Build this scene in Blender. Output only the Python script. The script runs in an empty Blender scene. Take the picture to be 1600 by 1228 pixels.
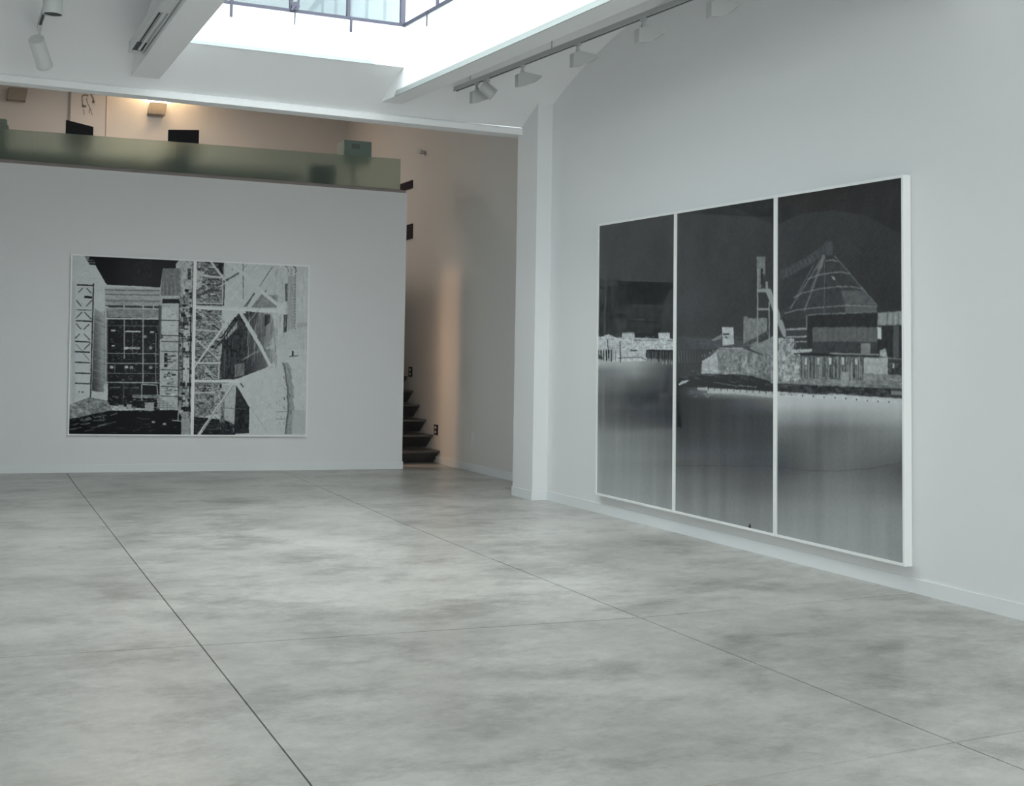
import bpy, bmesh, math, random
import numpy as np
from mathutils import Vector, Matrix

# ------------------------------------------------------------------ camera, sky, exposure
C = bpy.context.scene.collection
scn = bpy.context.scene
SKY = 3.6                 # overcast zenith radiance
EXPO = 1.3

F_PX, CX, CY = 1969.163, 800.0, 494.7
ROW = [(0.90949, -0.41538, 0.01669), (0.0, 0.0, 0.0), (0.0, 0.0, 0.0)]
yaw, pitch, roll = 0.42844, 0.03, 0.01669
cy_, sy_ = math.cos(yaw), math.sin(yaw)
cp_, sp_ = math.cos(pitch), math.sin(pitch)
cr_, sr_ = math.cos(roll), math.sin(roll)
fwd = Vector((sy_*cp_, cy_*cp_, sp_))
rgt = Vector((cy_, -sy_, 0))
upv = rgt.cross(fwd)
r2 = cr_*rgt + sr_*upv
u2 = -sr_*rgt + cr_*upv
cam_d = bpy.data.cameras.new('camera')
cam = bpy.data.objects.new('camera', cam_d)
C.objects.link(cam)
M3 = Matrix((r2, u2, -fwd)).transposed()
cam.matrix_world = Matrix.Translation((0, 0, 1.6)) @ M3.to_4x4()
cam_d.sensor_fit = 'HORIZONTAL'
cam_d.sensor_width = 36.0
cam_d.lens = F_PX/1600*36
cam_d.shift_y = -(614-CY)/1600
cam_d.clip_start = 0.05
scn.camera = cam

vs = scn.view_settings
vs.view_transform = 'Standard'
vs.look = 'None'
vs.gamma = 1.0
vs.use_curve_mapping = False
vs.exposure = EXPO

# bright overcast sky: zenith about twice as bright as the horizon, everywhere
w = bpy.data.worlds.new('overcast_sky')
scn.world = w
w.use_nodes = True
nt = w.node_tree
nt.nodes.clear()
wo = nt.nodes.new('ShaderNodeOutputWorld')
bg = nt.nodes.new('ShaderNodeBackground')
tc = nt.nodes.new('ShaderNodeTexCoord')
sx = nt.nodes.new('ShaderNodeSeparateXYZ')
mr = nt.nodes.new('ShaderNodeMapRange')
mr.inputs['From Min'].default_value = 0.0
mr.inputs['From Max'].default_value = 1.0
mr.inputs['To Min'].default_value = SKY*.52
mr.inputs['To Max'].default_value = SKY
nt.links.new(tc.outputs['Generated'], sx.inputs[0])
nt.links.new(sx.outputs['Z'], mr.inputs['Value'])
bg.inputs['Color'].default_value = (0.94, 0.975, 1.0, 1)
nt.links.new(mr.outputs['Result'], bg.inputs['Strength'])
nt.links.new(bg.outputs[0], wo.inputs[0])

# ------------------------------------------------------------------ helpers
def tag(o, label=None, cat=None, group=None, kind=None):
    if label: o['label'] = label
    if cat: o['category'] = cat
    if group: o['group'] = group
    if kind: o['kind'] = kind
    return o

def link(name, me, m, parent=None):
    o = bpy.data.objects.new(name, me)
    if m is not None and not me.materials:
        for mm in (m if isinstance(m, (list, tuple)) else [m]):
            me.materials.append(mm)
    C.objects.link(o)
    if parent is not None:
        o.parent = parent
        o.matrix_parent_inverse = Matrix.Translation(-Vector(parent.location)) if parent.type == 'EMPTY' else Matrix()
    return o

def obj(name, bm, m, parent=None, smooth=False, world=True):
    me = bpy.data.meshes.new(name)
    bmesh.ops.recalc_face_normals(bm, faces=bm.faces)
    bm.to_mesh(me)
    bm.free()
    if smooth:
        for p in me.polygons: p.use_smooth = True
    o = bpy.data.objects.new(name, me)
    for mm in (m if isinstance(m, (list, tuple)) else [m]):
        me.materials.append(mm)
    C.objects.link(o)
    if parent is not None:
        o.parent = parent
        if world:
            o.matrix_parent_inverse = (Matrix.Translation(parent.location) @ parent.rotation_euler.to_matrix().to_4x4()).inverted()
    return o

def struct(name, bm, m, parent=None, smooth=False):
    o = obj(name, bm, m, parent, smooth)
    if parent is None: o['kind'] = 'structure'
    return o

def empty(name, loc, rz=0.0):
    o = bpy.data.objects.new(name, None)
    C.objects.link(o)
    o.location = loc
    o.rotation_euler = (0, 0, rz)
    o.empty_display_size = .1
    return o

def box(bm, x0, x1, y0, y1, z0, z1, M=None):
    vs_ = [Vector((x, y, z)) for z in (z0, z1) for y in (y0, y1) for x in (x0, x1)]
    if M is not None: vs_ = [M @ v for v in vs_]
    v = [bm.verts.new(p) for p in vs_]
    for f in ((0, 2, 3, 1), (4, 5, 7, 6), (0, 1, 5, 4), (2, 6, 7, 3), (0, 4, 6, 2), (1, 3, 7, 5)):
        bm.faces.new([v[i] for i in f])
    return v

def BM(): return bmesh.new()

def bx(*a, **k):
    bm = BM(); box(bm, *a, **k); return bm

def bevbox(x0, x1, y0, y1, z0, z1, r=.004, M=None, seg=2):
    bm = BM(); box(bm, x0, x1, y0, y1, z0, z1)
    bmesh.ops.bevel(bm, geom=bm.edges[:], offset=r, segments=seg, affect='EDGES')
    if M is not None: bmesh.ops.transform(bm, matrix=M, verts=bm.verts)
    return bm

def prism(bm, pts, n, t=None):
    """polygon pts (3D) extruded by vector n"""
    n = Vector(n)
    a = [bm.verts.new(Vector(p)) for p in pts]
    b = [bm.verts.new(Vector(p)+n) for p in pts]
    bm.faces.new(a); bm.faces.new(b[::-1])
    for i in range(len(a)):
        j = (i+1) % len(a)
        bm.faces.new((a[i], b[i], b[j], a[j]))

def tube(bm, p, q, r, seg=12, r2=None, cap=True):
    p, q = Vector(p), Vector(q)
    d = (q-p); L = d.length
    M = Matrix.Translation((p+q)/2) @ d.to_track_quat('Z', 'Y').to_matrix().to_4x4()
    bmesh.ops.create_cone(bm, cap_ends=cap, segments=seg, radius1=r, radius2=r if r2 is None else r2, depth=L, matrix=M)

# ------------------------------------------------------------------ materials
def mat(name, col=(.8, .8, .8), rough=.5, spec=.5, metal=0, coat=0, coat_rough=.03):
    m = bpy.data.materials.new(name)
    m.use_nodes = True
    b = m.node_tree.nodes['Principled BSDF']
    b.inputs['Base Color'].default_value = (*col, 1)
    b.inputs['Roughness'].default_value = rough
    b.inputs['Specular IOR Level'].default_value = spec
    b.inputs['Metallic'].default_value = metal
    b.inputs['Coat Weight'].default_value = coat
    b.inputs['Coat Roughness'].default_value = coat_rough
    return m

def mottled(name, c1, c2, scale=3, rough=.6, bump=.02, bscale=60, spec=.4, detail=6):
    m = mat(name, c1, rough, spec)
    n = m.node_tree; L = n.links
    b = n.nodes['Principled BSDF']
    t = n.nodes.new('ShaderNodeTexCoord')
    no = n.nodes.new('ShaderNodeTexNoise'); no.inputs['Scale'].default_value = scale; no.inputs['Detail'].default_value = detail
    mx = n.nodes.new('ShaderNodeMix'); mx.data_type = 'RGBA'
    mx.inputs['A'].default_value = (*c1, 1); mx.inputs['B'].default_value = (*c2, 1)
    L.new(t.outputs['Object'], no.inputs['Vector'])
    L.new(no.outputs['Fac'], mx.inputs['Factor'])
    L.new(mx.outputs['Result'], b.inputs['Base Color'])
    if bump:
        n2 = n.nodes.new('ShaderNodeTexNoise'); n2.inputs['Scale'].default_value = bscale; n2.inputs['Detail'].default_value = 3
        bp = n.nodes.new('ShaderNodeBump'); bp.inputs['Strength'].default_value = bump; bp.inputs['Distance'].default_value = .01
        L.new(t.outputs['Object'], n2.inputs['Vector'])
        L.new(n2.outputs['Fac'], bp.inputs['Height'])
        L.new(bp.outputs[0], b.inputs['Normal'])
    return m

WALL = mottled('white_wall_paint', (.825, .835, .835), (.84, .85, .85), 1.2, .62, .03, 90, .3)
CEIL = mottled('white_ceiling_plaster', (.90, .905, .905), (.91, .915, .915), 1.0, .7, .05, 40, .25)
WARMW = mottled('off_white_back_room_paint', (.76, .74, .715), (.79, .77, .745), 1.0, .7, .03, 60, .25)
BASE = mat('white_satin_skirting', (.83, .855, .86), .4, .4)
FRAME = mat('white_lacquered_frame', (.93, .94, .93), .35, .5)
STRIP = mat('pale_green_grey_bead', (.40, .44, .43), .4, .4)
DARKG = mat('groove_dark', (.05, .045, .05), .9, .1)
BLACK = mat('matt_black', (.012, .012, .018), .45, .4)
LEDGE = mottled('mauve_grey_ledge_stone', (.27, .23, .22), (.33, .29, .28), 8, .5, .02, 80)
STEEL = mat('painted_steel_grey', (.07, .07, .10), .45, .4, .0)
LAMPW = mat('light_grey_lamp_enamel', (.52, .54, .52), .4, .4)
LAMPD = mat('white_lamp_enamel', (.68, .70, .69), .38, .4)
TRACKM = mat('grey_track_aluminium', (.50, .52, .51), .45, .4)
SLATE = mottled('dark_slate_step', (.075, .073, .076), (.12, .115, .115), 5, .45, .05, 40)
PLASTIC = mat('pale_plastic', (.62, .62, .60), .5, .4)
SCONCE = mat('putty_sconce_plaster', (.36, .33, .28), .6, .3)
GREYL = mat('light_grey_lens', (.34, .36, .36), .3, .5)
GREY = mat('mid_grey_plastic', (.20, .24, .23), .5, .4)

def concrete(name):
    m = mat(name, (.4, .4, .4), .3, .5)
    n = m.node_tree; L = n.links
    b = n.nodes['Principled BSDF']
    g = n.nodes.new('ShaderNodeNewGeometry')
    def noise(scale, detail, rough=.55, dist=0, stretch=None):
        k = n.nodes.new('ShaderNodeTexNoise')
        k.inputs['Scale'].default_value = scale; k.inputs['Detail'].default_value = detail
        k.inputs['Roughness'].default_value = rough; k.inputs['Distortion'].default_value = dist
        src = g.outputs['Position']
        if stretch:
            mp = n.nodes.new('ShaderNodeMapping'); mp.inputs['Scale'].default_value = stretch
            mp.inputs['Rotation'].default_value = (0, 0, -.35)
            mp.inputs['Location'].default_value = (3.1, 1.7, 0)
            L.new(src, mp.inputs[0]); src = mp.outputs[0]
        L.new(src, k.inputs['Vector'])
        return k.outputs['Fac']
    def ramp(src, stops):
        r = n.nodes.new('ShaderNodeValToRGB')
        e = r.color_ramp.elements
        e[0].position = stops[0][0]; e[0].color = (*stops[0][1], 1)
        e[1].position = stops[-1][0]; e[1].color = (*stops[-1][1], 1)
        for p, c in stops[1:-1]:
            x = e.new(p); x.color = (*c, 1)
        L.new(src, r.inputs[0]); return r.outputs['Color']
    base = ramp(noise(.6, 12, .70, .1, (.9, 1.1, 1)), [(.30, (.33, .325, .31)), (.43, (.45, .442, .428)), (.55, (.545, .54, .525)), (.72, (.62, .615, .60))])
    blot = ramp(noise(1.35, 14, .76, .12, (.85, 1.2, 1)), [(.36, (.62, .61, .585)), (.435, (.80, .793, .775)), (.50, (.97, .965, .95)), (.56, (1.02, 1.01, .99))])
    fine = ramp(noise(8, 12, .82, 0, (.9, 1.1, 1)), [(.36, (.84, .835, .825)), (.64, (1.10, 1.095, 1.08))])
    def mul(a, c):
        x = n.nodes.new('ShaderNodeMix'); x.data_type = 'RGBA'; x.blend_type = 'MULTIPLY'
        x.inputs['Factor'].default_value = 1
        L.new(a, x.inputs['A']); L.new(c, x.inputs['B']); return x.outputs['Result']
    col = mul(mul(base, blot), fine)
    L.new(col, b.inputs['Base Color'])
    rr = n.nodes.new('ShaderNodeMapRange')
    rr.inputs['To Min'].default_value = .24; rr.inputs['To Max'].default_value = .42
    L.new(noise(1.6, 6, .6), rr.inputs['Value'])
    L.new(rr.outputs[0], b.inputs['Roughness'])
    bp = n.nodes.new('ShaderNodeBump'); bp.inputs['Strength'].default_value = .06; bp.inputs['Distance'].default_value = .01
    L.new(noise(5, 6, .6), bp.inputs['Height']); L.new(bp.outputs[0], b.inputs['Normal'])
    return m
CONC = concrete('polished_concrete')

def clear_glass(name, tint, refl=.08):
    m = bpy.data.materials.new(name); m.use_nodes = True
    n = m.node_tree; n.nodes.clear(); L = n.links
    o = n.nodes.new('ShaderNodeOutputMaterial')
    tr = n.nodes.new('ShaderNodeBsdfTransparent'); tr.inputs[0].default_value = (*tint, 1)
    gl = n.nodes.new('ShaderNodeBsdfGlossy'); gl.inputs['Roughness'].default_value = .03
    mx = n.nodes.new('ShaderNodeMixShader'); mx.inputs[0].default_value = refl
    L.new(tr.outputs[0], mx.inputs[1]); L.new(gl.outputs[0], mx.inputs[2]); L.new(mx.outputs[0], o.inputs[0])
    return m
SKYGLASS = clear_glass('skylight_clear_glass', (.97, .99, .98), .04)
SIDEGLASS = clear_glass('skylight_tinted_glass', (.47, .52, .53), .05)
SIDECLEAR = clear_glass('skylight_pale_side_glass', (.90, .93, .95), .05)

def frosted(name):
    m = mat(name, (.56, .67, .60), .42, .5)
    b = m.node_tree.nodes['Principled BSDF']
    b.inputs['Transmission Weight'].default_value = .93
    b.inputs['IOR'].default_value = 1.25
    return m
FROST = frosted('green_frosted_glass')

def emis(name, col, s):
    m = bpy.data.materials.new(name); m.use_nodes = True
    n = m.node_tree; n.nodes.clear()
    o = n.nodes.new('ShaderNodeOutputMaterial'); e = n.nodes.new('ShaderNodeEmission')
    e.inputs[0].default_value = (*col, 1); e.inputs[1].default_value = s
    n.links.new(e.outputs[0], o.inputs[0]); return m
WARMBULB = emis('warm_halogen_bulb', (1, .72, .42), 60)

# ------------------------------------------------------------------ main room shell
XL, XR = -.55, 6.20          # left and right wall
YE = -3.2                    # wall behind the camera
YS = 13.0                    # far springing of the vault
BAY = 6.55
def vz(y, yc):               # vault height
    return 5.0-(7-math.sqrt(49-(y-yc)**2))

# floor: saw-cut slabs with open joints between them
rows = {   # y of the cross joints at x = left, A, B, right
    0: (-5.3, -5.3, -5.3, -5.3), 1: (-1.4, -1.4, -1.4, -1.4), 2: (1.25, 1.28, 1.33, 1.38),
    3: (3.86, 3.95, 4.082, 4.21), 4: (7.10, 6.929, 6.739, 6.804), 5: (15.2, 15.53, 15.72, 16.05), 6: (22.2, 22.2, 22.2, 22.2)}
def jx(k, y):
    A = [(-6, 1.10), (3.95, 1.293), (6.929, 1.349), (9.415, 1.392), (15.53, 1.522), (16.87, 1.556), (23, 1.67)]
    B = [(-6, 3.84), (4.082, 3.945), (6.739, 3.975), (11.152, 4.028), (14.784, 4.175), (23, 4.4)]
    T = A if k == 0 else B
    for (y0, x0), (y1, x1) in zip(T, T[1:]):
        if y <= y1: return x0+(x1-x0)*(y-y0)/(y1-y0)
    return T[-1][1]
sub = BM(); box(sub, XL-.3, 7.0, -5.4, 22.4, -.16, -.022)
floor = struct('floor', sub, DARKG)
G = .0038; GX = .0055
edges_x = [lambda y: XL-.2, lambda y: jx(0, y), lambda y: jx(1, y), lambda y: 6.9]
for r in range(6):
    for c in range(3):
        y00, y01 = rows[r][c], rows[r][c+1]
        y10, y11 = rows[r+1][c], rows[r+1][c+1]
        fl, fr = edges_x[c], edges_x[c+1]
        bm = BM()
        N = 8
        lft = []; rgtp = []
        for i in range(N+1):
            t = i/N
            yl = y00+(y10-y00)*t; yr = y01+(y11-y01)*t
            gy = GX if i == 0 else (-GX if i == N else 0)
            lft.append((fl(yl)+(G if c else 0), yl+gy)); rgtp.append((fr(yr)-(G if c < 2 else 0), yr+gy))
        pts = [(x, y, -.03) for x, y in lft] + [(x, y, -.03) for x, y in rgtp[::-1]]
        prism(bm, pts, (0, 0, .03))
        obj('concrete_slab', bm, CONC, floor)

# right wall, left wall, wall behind the camera
struct('wall_right', bx(XR, XR+.3, YE, 13.12, -.02, 5.6), WALL)
struct('wall_left', bx(XL-.25, XL, YE, 22.3, -.02, 6.06), WALL)
bm = BM()
box(bm, XL-.25, XL+.1, YE-.25, YE, -.02, 5.6); box(bm, XR-.1, XR+.3, YE-.25, YE, -.02, 5.6)
box(bm, XL+.1, XR-.1, YE-.25, YE, -.02, .12); box(bm, XL+.1, XR-.1, YE-.25, YE, 4.3, 5.6)
struct('wall_front', bm, WALL)
win = empty('window_1', (2.9, YE-.12, .12)); win['kind'] = 'structure'
wx0, wx1 = XL+.1, XR-.1
for k in range(4):
    st_w = (wx1-wx0)/4
    xa = wx0+k*st_w; xb_ = xa+st_w
    bm = BM()
    box(bm, xa, xb_, YE-.15, YE-.09, .12, .18); box(bm, xa, xb_, YE-.15, YE-.09, 4.24, 4.3)
    box(bm, xa, xa+.04, YE-.15, YE-.09, .18, 4.24); box(bm, xb_-.04, xb_, YE-.15, YE-.09, .18, 4.24)
    obj('window_frame', bm, FRAME, win)
    obj('pane', bx(xa+.04, xb_-.04, YE-.125, YE-.117, .18, 4.24), SKYGLASS, win)
ld = bpy.data.lights.new('window_portal', 'AREA'); ld.shape = 'RECTANGLE'; ld.size = 6.5; ld.size_y = 4.2; ld.cycles.is_portal = True
lo = bpy.data.objects.new('window_portal', ld); C.objects.link(lo); lo.location = ((XL+XR)/2, YE-.05, 2.2); lo.rotation_euler = (math.pi/2, 0, 0)
# pilaster at the end of the right wall (carries the header beam)
bm = BM(); box(bm, 6.02, 6.75, 12.57, 13.09, -.02, 4.47)
struct('wall_pilaster', bm, WALL)
# back wall (free standing, below the mezzanine)
P1 = Vector((0.784, 17.10, 0)); P2 = Vector((5.889, 16.46, 0))
bdir = (P2-P1).normalized(); bnor = Vector((bdir.y, -bdir.x, 0))      # towards the camera
PL = P1-bdir*1.45
ZT0, ZT1 = 3.915, 3.812      # top follows the photographed line
def backpt(s, z, off=0.0): return P1+bdir*s+bnor*off+Vector((0, 0, z))
Lw = (P2-P1).length
bm = BM()
prism(bm, [backpt(-1.5, -.02), backpt(Lw, -.02), backpt(Lw, ZT1), backpt(-1.5, ZT0+.03)], -bnor*.28)
struct('wall_back', bm, WALL)
# its skirting, returning round the open end
bm = BM()
prism(bm, [backpt(-1.5, 0, 0), backpt(Lw+.012, 0, 0), backpt(Lw+.012, .1, 0), backpt(-1.5, .1, 0)], bnor*.012)
prism(bm, [backpt(Lw, 0, -.28), backpt(Lw+.012, 0, -.28), backpt(Lw+.012, .1, -.28), backpt(Lw, .1, -.28)], bnor*.29)
struct('baseboard_back', bm, BASE)
bm = BM()
box(bm, XR-.012, XR, YE, 12.57, 0, .1)
struct('baseboard_right', bm, BASE)
bm = BM()
box(bm, 6.008, 6.20, 12.558, 12.57, 0, .1)
box(bm, 6.008, 6.02, 12.57, 13.10, 0, .1)
box(bm, 6.008, 6.7, 13.09, 13.102, 0, .1)
struct('baseboard_pilaster', bm, BASE)
struct('baseboard_left', bx(XL, XL+.012, YE, 16.9, 0, .1), BASE)
struct('baseboard_stair', bx(6.688, 6.7, 13.102, 17.25, 0, .1), BASE)
# stair wall, rear walls and ceiling of the back room
struct('wall_stair', bx(6.70, 6.95, 13.09, 22.3, -.02, 6.06), WARMW)
struct('wall_rear', bx(XL-.25, 6.95, 22.0, 22.3, -.02, 6.06), WARMW)
struct('ceiling_rear', bx(XL-.25, 6.95, 13.03, 22.3, 6.05, 6.2), WARMW)
# header beam carrying the vault edge
bm = BM()
prism(bm, [(XL, 13.02, 4.178), (6.75, 13.10, 4.132), (6.75, 13.10, 6.15), (XL, 13.02, 6.15)], (0, .3, 0))
struct('wall_header', bm, CEIL)
bm = BM()
prism(bm, [(XL, 12.955, 4.142), (XL, 13.05, 4.142), (XL, 13.05, 4.27), (XL, 12.955, 4.205)], (6.2-XL, .02, -.04))
struct('trim_1', bm, CEIL)

# ------------------------------------------------------------------ vaulted bays with roof lanterns
def xr_in(y):   # inner face of the right-hand upstand beam
    return 4.27+.0625*(12.84-y)
XLB = 1.95
def vault_bay(yfar, first):
    yc = yfar-3.27
    yn = yfar-BAY
    ya, yb = yfar-.77, (yn+.80 if first else yn+3.9)          # lantern opening
    def sheet(bm, xa, xb, y0, y1, n):
        rows_ = []
        for i in range(n+1):
            y = y0+(y1-y0)*i/n
            z = vz(y, yc)
            x0 = xa(y) if callable(xa) else xa
            x1 = xb(y) if callable(xb) else xb
            rows_.append([bm.verts.new((x0, y, z)), bm.verts.new((x1, y, z)), bm.verts.new((x1, y, z+.12)), bm.verts.new((x0, y, z+.12))])
        for a, b in zip(rows_, rows_[1:]):
            for k in range(4):
                bm.faces.new((a[k], a[(k+1) % 4], b[(k+1) % 4], b[k]))
        bm.faces.new(rows_[0]); bm.faces.new(rows_[-1][::-1])
    if not first:
        pass
    bm = BM()
    rb = lambda y: xr_in(y if first else y+BAY)
    if not first:
        sheet(bm, XL-.1, XR+.1, yfar, yn, 36)
        struct('ceiling', bm, CEIL)
        struct('trim_2', bx(XL, XR, yn-.12, yn+.10, 4.12, 5.3), CEIL)
        return
    sheet(bm, XL-.1, XLB-.1, yfar, yn, 90)
    sheet(bm, lambda y: rb(y)+.1, XR+.1, yfar, yn, 90)
    sheet(bm, XLB-.1, lambda y: rb(y)+.1, yfar, ya, 12)
    sheet(bm, XLB-.1, lambda y: rb(y)+.1, yb, yn, 12)
    v = struct('ceiling', bm, CEIL)
    # rib between the bays
    if True:
        struct('trim_2', bx(XL, XR, yn-.12, yn+.10, 4.12, 5.3), CEIL)
    # beams flanking the opening
    bm = BM()
    yA = yfar-.03; yB = yn+.03
    prism(bm, [(XLB-.27, yA, 4.28), (XLB, yA, 4.28), (XLB, yB, 4.28), (XLB-.27, yB, 4.28)], (0, 0, .69))
    struct('trim_3', bm, CEIL)
    bm = BM()
    prism(bm, [(rb(yA), yA, 4.28), (rb(yA)+.24, yA, 4.28), (rb(yB)+.24, yB, 4.28), (rb(yB), yB, 4.28)], (0, 0, .69))
    struct('trim_4', bm, CEIL)
    # end walls of the shaft
    za, zb = vz(ya, yc), vz(yb, yc)
    struct('trim_5', bx(XLB-.05, rb(ya)+.05, ya-.010, ya+.12, za-.001, 4.97), CEIL)
    struct('trim_6', bx(XLB-.05, rb(yb)+.05, yb-.12, yb+.010, zb-.001, 4.97), CEIL)
    # beads along the lower arrises
    bm = BM()
    prism(bm, [(XLB+.12, ya-.016, za-.004), (rb(ya)-.32, ya-.016, za-.004), (rb(ya)-.35, ya-.016, za+.032), (XLB+.15, ya-.016, za+.032)], (0, .012, 0))
    struct('trim_7', bm, STRIP)
    bm = BM(); y0 = yfar-.55
    prism(bm, [(rb(y0)-.006, y0, 4.278), (rb(yB)-.006, yB, 4.278), (rb(yB)-.006, yB, 4.328), (rb(y0)-.006, y0-.06, 4.328)], (.012, 0, 0))
    struct('trim_8', bm, STRIP)
    # ---- glazed lantern
    H0, H1 = 4.97, 6.30
    xs = [XLB, 2.53, 3.12, 3.71, rb(ya)]
    root = empty('skylight', (3.1, (ya+yb)/2, H0))
    tag(root, ('glazed roof lantern over the far vault with grey steel bars' if first else
               'glazed roof lantern over the near vault, above the camera'), 'skylight')
    def frame(bm_):
        return obj('frame_bar', bm_, STEEL, root)
    # sill bars
    frame(bx(XLB-.02, rb(ya)+.02, ya-.012, ya+.03, H0-.012, H0+.022))
    frame(bx(XLB-.02, rb(yb)+.02, yb-.03, yb+.012, H0-.012, H0+.022))
    for s in (0, 1):
        bm = BM(); f = (lambda y: XLB-.03) if s == 0 else (lambda y: rb(y)-.012)
        prism(bm, [(f(ya), ya, H0-.012), (f(ya)+.042, ya, H0-.012), (f(yb)+.042, yb, H0-.012), (f(yb), yb, H0-.012)], (0, 0, .034))
        frame(bm)
        bm = BM()
        prism(bm, [(f(ya), ya, H1), (f(ya)+.042, ya, H1), (f(yb)+.042, yb, H1), (f(yb), yb, H1)], (0, 0, .06))
        frame(bm)
    frame(bx(XLB-.02, rb(ya)+.02, ya-.012, ya+.03, H1, H1+.06))
    frame(bx(XLB-.02, rb(yb)+.02, yb-.03, yb+.012, H1, H1+.06))
    # posts and panes, far and near ends
    for yy, sgn in ((ya, 1), (yb, -1)):
        xx = [XLB, 2.53, 3.12, 3.71, rb(yy)]
        for i, x in enumerate(xx):
            wdt = .032 if i < 4 else .05
            obj('post', bx(x-wdt/2-(.015 if i == 4 else 0), x+wdt/2-(.015 if i == 4 else 0), yy-.01 if sgn > 0 else yy-.04, yy+.04 if sgn > 0 else yy+.01, H0+.02, H1), STEEL, root)
        for a, b in zip(xx, xx[1:]):
            obj('pane', bx(a+.016, b-.016, yy+.008*sgn-.004, yy+.008*sgn+.004, H0+.022, H1), SIDEGLASS if sgn > 0 else SKYGLASS, root)
    # posts and panes along the sides
    ny = 6 if first else 3
    ys = [ya-.80*k for k in range(ny)]+[yb]
    for s in (0, 1):
        f = (lambda y: XLB-.012) if s == 0 else (lambda y: rb(y)+.006)
        for k in range(1, ny):
            y = ys[k]
            obj('post', bx(f(y)-.012, f(y)+.014, y-.016, y+.016, H0+.02, H1), STEEL, root)
        for a, b in zip(ys, ys[1:]):
            bm = BM()
            prism(bm, [(f(a), a-.016, H0+.022), (f(b), b+.016, H0+.022), (f(b), b+.016, H1), (f(a), a-.016, H1)], (.008, 0, 0))
            obj('pane', bm, SIDECLEAR if s else SIDEGLASS, root)
    # roof panes with bars
    for k, (a, b) in enumerate(zip(ys, ys[1:])):
        bm = BM()
        prism(bm, [(XLB, a-.02, H1+.03), (rb(a), a-.02, H1+.03), (rb(b), b+.02, H1+.03), (XLB, b+.02, H1+.03)], (0, 0, .01))
        obj('pane', bm, SKYGLASS, root)
        if k:
            obj('frame_bar', bx(XLB, rb(a), a-.02, a+.02, H1, H1+.06), STEEL, root)
    # hanging fixing tabs below the sill
    for x, wd in ((2.525, .026), (3.155, .010), (3.735, .026)):
        obj('fixing_tab', bevbox(x-wd/2, x+wd/2, ya-.022, ya-.010, H0-.135, H0+.01, .003), STEEL, root)
    for y in ((ya-.60, ya-2.2, ya-3.8) if first else (ya-.6, ya-1.8)):
        x = rb(y)-.014
        obj('fixing_tab', bevbox(x-.006, x+.004, y-.006, y+.006, H0-.14, H0+.01, .002), STEEL, root)
    # pivot bracket at the second post
    bm = BM()
    tube(bm, (3.155, ya-.035, H0+.05), (3.155, ya-.005, H0+.05), .042, 16)
    tube(bm, (3.115, ya-.03, H0+.0), (3.155, ya-.03, H0+.05), .016, 8)
    tube(bm, (3.19, ya-.02, H0+.06), (3.19, ya-.02, H0+.30), .008, 8)
    obj('pivot_bracket', bm, STEEL, root)
    # daylight portal in the roof opening
    ld = bpy.data.lights.new('skylight_portal', 'AREA'); ld.shape = 'RECTANGLE'
    ld.size = 2.7; ld.size_y = (ya-yb)
    ld.cycles.is_portal = True
    lo = bpy.data.objects.new('skylight_portal', ld); C.objects.link(lo)
    lo.location = (3.2, (ya+yb)/2, H1+.02)
vault_bay(YS, True)
vault_bay(YS-BAY, False)
# plain third vault behind the camera
bm = BM(); box(bm, XL-.1, XR+.1, YE-.1, YS-2*BAY, 4.9, 5.0)
struct('ceiling', bm, CEIL)

# ------------------------------------------------------------------ mezzanine, balustrade, stairs
MZ = 3.50
bm = BM()
prism(bm, [backpt(-1.5, MZ-.2, -.28), backpt(Lw-.16, MZ-.2, -.28), Vector((5.73, 22.0, MZ-.2)), Vector((XL, 22.0, MZ-.2))], (0, 0, .2))
struct('floor_mezzanine', bm, LEDGE)
bm = BM(); box(bm, 5.60, 5.74, 17.24, 22.0, -.02, MZ-.2); box(bm, 5.60, 5.74, 16.78, 17.24, 2.35, MZ-.2)  # unseen lintel added over the gap to cap the warm light band
struct('wall_stair_inner', bm, WALL)
# stone ledge on the wall top, under the glass
bm = BM()
prism(bm, [backpt(-1.5, ZT0+.03, 0), backpt(Lw-.02, ZT1, 0), backpt(Lw-.02, ZT1+.035, 0), backpt(-1.5, ZT0+.065, 0)], -bnor*.27)
tag(obj('ledge', bm, LEDGE), kind='structure')
# frosted glass balustrade in separate panes
bal = empty('balustrade', backpt(2.5, 3.9, -.06))
tag(bal, 'green frosted glass balustrade on top of the far white wall', 'balustrade')
SG = Lw-.09
cuts = [-1.28, 0.28, 2.05, 3.75, SG]
def gz(s, top):
    t = s/Lw
    return (4.352+(4.287-4.352)*t) if top else (ZT0+.036+(ZT1-ZT0)*t)
for a, b in zip(cuts, cuts[1:]):
    bm = BM()
    prism(bm, [backpt(a+.0008, gz(a, 0), -.05), backpt(b-.0008, gz(b, 0), -.05), backpt(b-.0008, gz(b, 1), -.05), backpt(a+.0008, gz(a, 1), -.05)], -bnor*.014)
    obj('glass_pane', bm, FROST, bal)
bm = BM()
prism(bm, [backpt(-1.28, gz(-1.28, 0)-.005, -.035), backpt(SG, gz(SG, 0)-.005, -.035), backpt(SG, gz(SG, 0)+.012, -.035), backpt(-1.28, gz(-1.28, 0)+.012, -.035)], -bnor*.045)
obj('base_channel', bm, LEDGE, bal)

# stair flight
st = empty('staircase', (6.2, 17.2, 0))
tag(st, 'dark slate staircase rising behind the far white wall', 'staircase')
for i in range(15):
    y = 17.10+.292*i; z = .19+.2085*i
    bm = BM()
    # profile: thin tread nose, riser raked back underneath
    prof = [(y, z), (y+.40, z), (y+.40, z-.19), (y+.27, z-.19), (y+.06, z-.045), (y, z-.028)]
    prism(bm, [(5.745, a, b) for a, b in prof], (.953, 0, 0))
    obj('step', bm, SLATE, st)

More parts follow.
